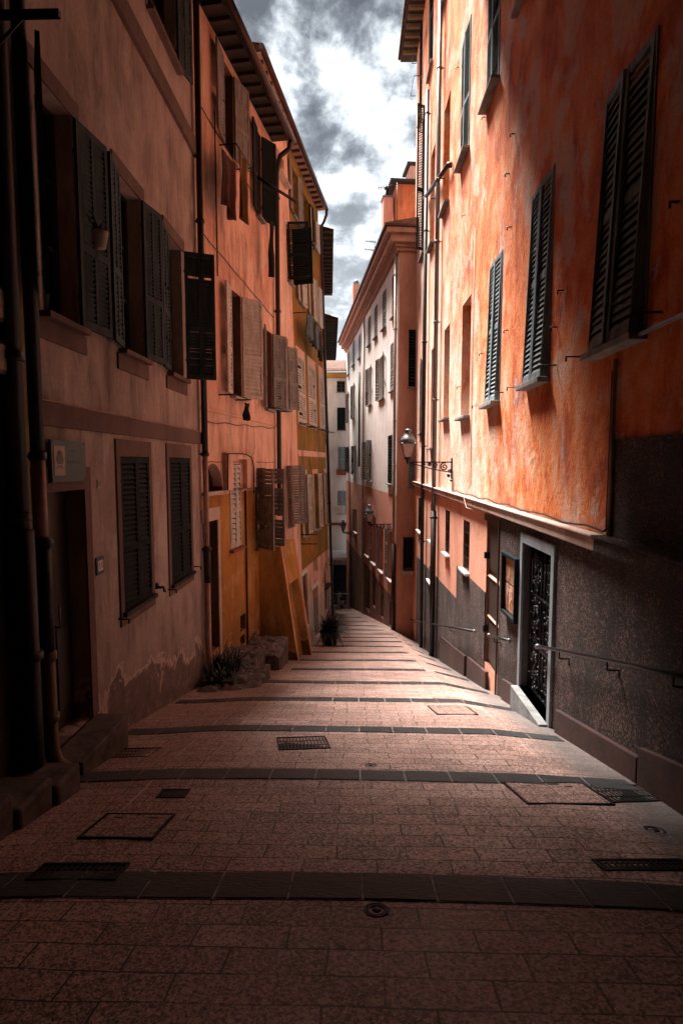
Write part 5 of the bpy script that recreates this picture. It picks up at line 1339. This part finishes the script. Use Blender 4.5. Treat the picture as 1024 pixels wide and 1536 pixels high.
MB().box(-.4, .4, -.3, .3, -1, hh).build('stack', 'pinkside', ch); MB().lathe([(.2, hh), (.26, hh + .2), (.18, hh + .35), (.05, hh + .5)], 8).build('cowl', 'zinc', ch)
def antenna(label, px, py0, py1, dpt, ln, up=True):
    p = onroof(px, py0, dpt); q_ = onroof(px, py1, dpt); hh = q_.z - p.z
    t = thing('antenna', label, 'antenna', p, 0, 'roof antennas')
    MB().tube([(0, 0, -.6), (0, 0, hh)], .022, 6).build('mast', 'iron', t)
    m = MB(); a0_, a1_ = Vector((.1, 0, hh - .05)), Vector((-ln, -.2, hh - .35 if up else hh - .05)); m.tube([a0_, a1_], .018, 5)
    for k in range(9): c = a0_.lerp(a1_, (k + .5) / 9); m.tube([c + Vector((0, -.22, 0)), c + Vector((0, .22, 0))], .012, 4)
    m.build('boom', 'iron', t)
antenna('television antenna leaning out beside the tall chimney', 595, 330, 275, 1.5, 1.05)
antenna('television antenna half way down the cream house roof', 561.5, 385, 362, .8, .55, False)
antenna('small television antenna just below the other two', 559.5, 392, 374, .4, .5, False)
lantern('smaller wall lantern on the pink corner of the cream house', Mf, 590.5, 786, 1.05, 1.0)
x, z = Mf.hit(519, 800)
lantern('farthest dark wall lantern at the end of the lane', Mf, 532, 798, .8, 1.0)

# ================================================================== FAR END
Fh = Facade('house', 'pale house closing the far end of the lane with grey shutters', -8, 45, 0.0)
def fr(pa, pb, t, b): return Fh.rect(pa, pb, (pa, t), (pa, b))
fw = [fr(505, 517.5, 571, 588), fr(505.5, 518, 611, 645), fr(506.5, 519, 670, 703), fr(506, 519, 736, 770)]
fz = Fh.hit(505, 567)[1]; sh = fr(499, 524, 838, 900); shop = [sh[0], sh[1], sh[2] - .5, sh[3]]
wid = fw[0][1] - fw[0][0]
ext = []
for q in fw[1:]:
    ext += [[q[0] - 2.6, q[1] - 2.6, q[2], q[3]], [q[0] + 2.6, q[1] + 2.6, q[2], q[3]]]
mb = wall_grid(0, 22, ZB, fz, fw + ext + [shop]); box_body(mb, 0, 22, ZB, fz, 6); mb.build('wall', 'farwhite', Fh.root)
window(Fh, fw[0], None, None, sill='sill')
window(Fh, fw[1], 3, 3, 'shutter_dark', 'sill', slat=.1); window(Fh, fw[2], 3, 3, 'shutter_pale', 'sill', slat=.1); window(Fh, fw[3], 3, 3, 'shutter_pale', 'sill', slat=.1)
for q in ext: window(Fh, q, 3, 3, 'shutter_pale', 'sill', slat=.1)
MB().box(-.5, 22, -.7, .3, fz, fz + .35).build('eave', 'awningochre', Fh.root); tiles(Fh, -.5, 22, -.8, 6, fz + .38, .3)
z_ = Fh.hit(510, 706)[1]; q = fw[2]; MB().box(q[0] - .1, q[1] + .6, -.12, 0, q[2] - .5, q[2] - .07).build('painted_band', 'redbrown', Fh.root)
MB().box(0, 22, -.10, 0, Fh.hit(510, 786)[1] - .1, Fh.hit(510, 786)[1] + .1).build('string_course', 'redbrown', Fh.root)
z_ = Fh.hit(510, 832)[1]
MB().add([(shop[0] - .6, -1.2, z_ - .25), (shop[1] + 1, -1.2, z_ - .25), (shop[1] + 1, -1.2, z_ - .05), (shop[0] - .6, -1.2, z_ - .05), (shop[1] + 1, 0, z_ + .35), (shop[0] - .6, 0, z_ + .35)], [(0, 1, 2, 3), (3, 2, 4, 5), (5, 4, 1, 0)]).build('awning', 'white', Fh.root)
MB().box(shop[0], shop[1], .4, .45, shop[2], shop[3]).build('shop_front', 'glass', Fh.root)
MB().box(shop[0], shop[1], -.02, .1, shop[3] - .5, shop[3]).build('shop_lintel', 'taupe', Fh.root)
pq = fw[3]; MB().box(pq[0], pq[1] - .1, -.35, -.02, pq[2] - .0, pq[2] + .62).build('air_conditioner', 'white', Fh.root, bevel=.02)
# barrier and scooter
gzz = gz(-1.2, 38)
br = thing('barrier', 'grey metal crowd barrier across the bottom of the lane', 'barrier', (-1.35, 38, gzz))
m = MB(); m.tube([(-.9, 0, 0), (-.9, 0, 1.05), (-.85, 0, 1.1), (.85, 0, 1.1), (.9, 0, 1.05), (.9, 0, 0)], .022, 6); m.tube([(-.9, 0, .2), (.9, 0, .2)], .018, 6); m.tube([(-.9, 0, .65), (.9, 0, .65)], .018, 6); m.build('frame', 'pipe_grey', br)
m = MB()
for k in range(12): m.tube([(-.8 + k * .145, 0, .2), (-.8 + k * .145, 0, 1.1)], .008, 5)
m.build('bars', 'pipe_grey', br)
for s_ in (-.6, .6): MB().box(s_ - .02, s_ + .02, -.28, .28, 0, .03).build('foot', 'pipe_grey', br)
sz = gz(-1.3, 40.5)
sc_ = thing('scooter', 'small pale scooter parked behind the barrier at the foot of the lane', 'scooter', (-1.15, 40.5, sz), rad(100))
def wheel(x):
    m = MB(); m.lathe([(.14, -.05), (.21, -.055), (.24, -.03), (.24, .03), (.21, .055), (.14, .05)], 20, Matrix.Translation((x, 0, .24)) @ Matrix.Rotation(PI / 2, 4, 'X')); w = m.build('wheel', 'iron', sc_)
    MB().lathe([(.001, -.03), (.13, -.03), (.13, .03), (.001, .03)], 14, Matrix.Translation((x, 0, .24)) @ Matrix.Rotation(PI / 2, 4, 'X')).build('rim', 'pipe_grey', w)
wheel(-.62); wheel(.62)
m = MB(); m.prism([(-.85, .45), (-.80, .72), (-.1, .74), (-.02, .5), (.02, .28), (.30, .26), (.42, .4), (.55, .95), (.62, .95), (.50, .3), (.36, .18), (-.05, .18), (-.35, .3), (-.75, .38)], -.15, .15); m.build('body', 'white', sc_, bevel=.03)
MB().box(-.78, -.12, -.13, .13, .74, .84).build('seat', 'cloth_black', sc_, bevel=.03)
MB().tube([(.70, 0, .3), (.55, 0, 1.05), (.50, 0, 1.1)], .03, 8).build('steering_column', 'iron', sc_)
MB().tube([(.44, -.32, 1.12), (.52, -.1, 1.1), (.52, .1, 1.1), (.44, .32, 1.12)], .018, 8).build('handlebar', 'iron', sc_)
m = MB(); m.lathe([(.001, 0), (.07, .01), (.075, .05), (.05, .09), (.001, .1)], 12, Matrix.Translation((.58, 0, 1.0)) @ Matrix.Rotation(PI / 2, 4, 'Y')); m.build('headlight', 'lampglass', sc_)
# ================================================================== behind and above the camera
# unseen blocks added over the lane to keep light off the foreground
Pz = 14.0
def shade_block(lab, y0, y1, z0, z1, xl=-2.72):
    t = thing('added_shade_block', lab, 'building', (0, y0, 0))
    m = MB(); m.box(xl, 2.48, 0, y1 - y0, z0, z1); m.build('wall', 'darkyellow', t)
    m = MB()
    for i in range(int((y1 - y0) / .6)): m.box(xl + .02, 2.46, .1 + i * .6, .24 + i * .6, z0 - .16, z0 - .001)
    m.build('beams', 'eave', t)
shade_block('added unseen block low over the viewer, shading the foreground', -9.0, 4.4, 5.3, 17.0)
shade_block('higher added block just out of view overhead, shading the near walls', 4.41, 10.6, 10.4, 17.0)
shade_block('highest added block between the roofs overhead, shading the upper walls', 10.61, 12.4, 11.5, 17.0, -2.2)
bk = Facade('house', 'unseen house added behind the viewer to close off light', 8, -9.2, PI)  # added out of view to block light from behind
mb = wall_grid(0, 16, -3, 17, [(2 + 3 * i, 3 + 3 * i, z_, z_ + 1.8) for i in range(4) for z_ in (3, 7, 11)]); box_body(mb, 0, 16, -3, 17, 5); mb.build('wall', 'darkyellow', bk.root)

# ================================================================== WORLD + SUN
SUN_EL, SUN_AZ = rad(63), rad(-28)     # azimuth from +Y towards +X
w = bpy.data.worlds.new('World'); SC.world = w; w.use_nodes = True
nt = w.node_tree; nt.nodes.clear()
N = nt.nodes.new; Lk = nt.links.new
out = N('ShaderNodeOutputWorld'); bg = N('ShaderNodeBackground'); Lk(bg.outputs[0], out.inputs[0])
sky = N('ShaderNodeTexSky'); sky.sky_type = 'NISHITA'; sky.sun_disc = False; sky.sun_elevation = SUN_EL; sky.sun_rotation = SUN_AZ
sky.air_density = 1.2; sky.dust_density = 2.5
bg.inputs['Strength'].default_value = .06
tc = N('ShaderNodeTexCoord'); sp = N('ShaderNodeSeparateXYZ'); Lk(tc.outputs['Generated'], sp.inputs[0])
def mth(op, a, b):
    x = N('ShaderNodeMath'); x.operation = op
    for i, v in enumerate((a, b)):
        if isinstance(v, (int, float)): x.inputs[i].default_value = v
        else: Lk(v, x.inputs[i])
    return x.outputs[0]
den = mth('ADD', mth('MAXIMUM', sp.outputs[2], 0.0), .22)
cb = N('ShaderNodeCombineXYZ'); Lk(mth('DIVIDE', sp.outputs[0], den), cb.inputs[0]); Lk(mth('DIVIDE', sp.outputs[1], den), cb.inputs[1])
mpn = N('ShaderNodeMapping'); Lk(cb.outputs[0], mpn.inputs[0]); mpn.inputs['Location'].default_value = (3.4, 1.7, 0); mpn.inputs['Scale'].default_value = (3.1, 2.4, 1)
def nz(sc, det, r_, d=0):
    x = N('ShaderNodeTexNoise'); x.inputs['Scale'].default_value = sc; x.inputs['Detail'].default_value = det; x.inputs['Roughness'].default_value = r_; x.inputs['Distortion'].default_value = d
    Lk(mpn.outputs[0], x.inputs['Vector']); return x.outputs['Fac']
cl = mth('ADD', mth('MULTIPLY', nz(2.2, 12, .60, .12), .75), mth('MULTIPLY', nz(.9, 4, .5), .35))
cr_ = N('ShaderNodeValToRGB'); Lk(cl, cr_.inputs[0])
e = cr_.color_ramp.elements
for s_ in range(3): e.new(.5)
for q, (p, c) in zip(e, ((.47, (.035, .042, .047)), (.515, (.12, .135, .145)), (.55, (.32, .345, .36)), (.585, (.62, .645, .66)), (.65, (.95, .96, .97)))): q.position = p; q.color = (*c, 1)
# clouds get brighter and whiter down towards the horizon, as in a thin overcast
hz = N('ShaderNodeMapRange'); Lk(sp.outputs[2], hz.inputs[0]); hz.inputs[1].default_value = .22; hz.inputs[2].default_value = .52; hz.inputs[3].default_value = .40; hz.inputs[4].default_value = .0
mx = N('ShaderNodeMix'); mx.data_type = 'RGBA'; Lk(hz.outputs[0], mx.inputs[0]); Lk(cr_.outputs[0], mx.inputs[6]); mx.inputs[7].default_value = (1.0, 1.02, 1.03, 1)
sc2 = N('ShaderNodeMix'); sc2.data_type = 'RGBA'; sc2.blend_type = 'MULTIPLY'; sc2.inputs[0].default_value = 1; Lk(mx.outputs[2], sc2.inputs[6]); sc2.inputs[7].default_value = (CLB, CLB, CLB, 1) if 'CLB' in globals() else (4.3, 4.4, 4.5, 1)
fin = N('ShaderNodeMix'); fin.data_type = 'RGBA'; fin.inputs[0].default_value = .93; Lk(sky.outputs[0], fin.inputs[6]); Lk(sc2.outputs[2], fin.inputs[7])
Lk(fin.outputs[2], bg.inputs[0])
sd = bpy.data.lights.new('sun', 'SUN'); sd.energy = 5.0; sd.angle = rad(22); sd.color = (1.0, .93, .86)
so = bpy.data.objects.new('sun', sd); COL.objects.link(so)
d = Vector((math.sin(SUN_AZ) * math.cos(SUN_EL), math.cos(SUN_AZ) * math.cos(SUN_EL), math.sin(SUN_EL)))
so.rotation_euler = d.to_track_quat('Z', 'Y').to_euler(); so.location = d * 50
SC.view_settings.view_transform = 'Standard'; SC.view_settings.look = 'None'; SC.view_settings.exposure = 2.42; SC.view_settings.gamma = 1
SC.render.engine = 'CYCLES'
SC.cycles.max_bounces = 6; SC.cycles.diffuse_bounces = 2; SC.cycles.glossy_bounces = 2; SC.cycles.transmission_bounces = 2
SC.cycles.use_denoising = True
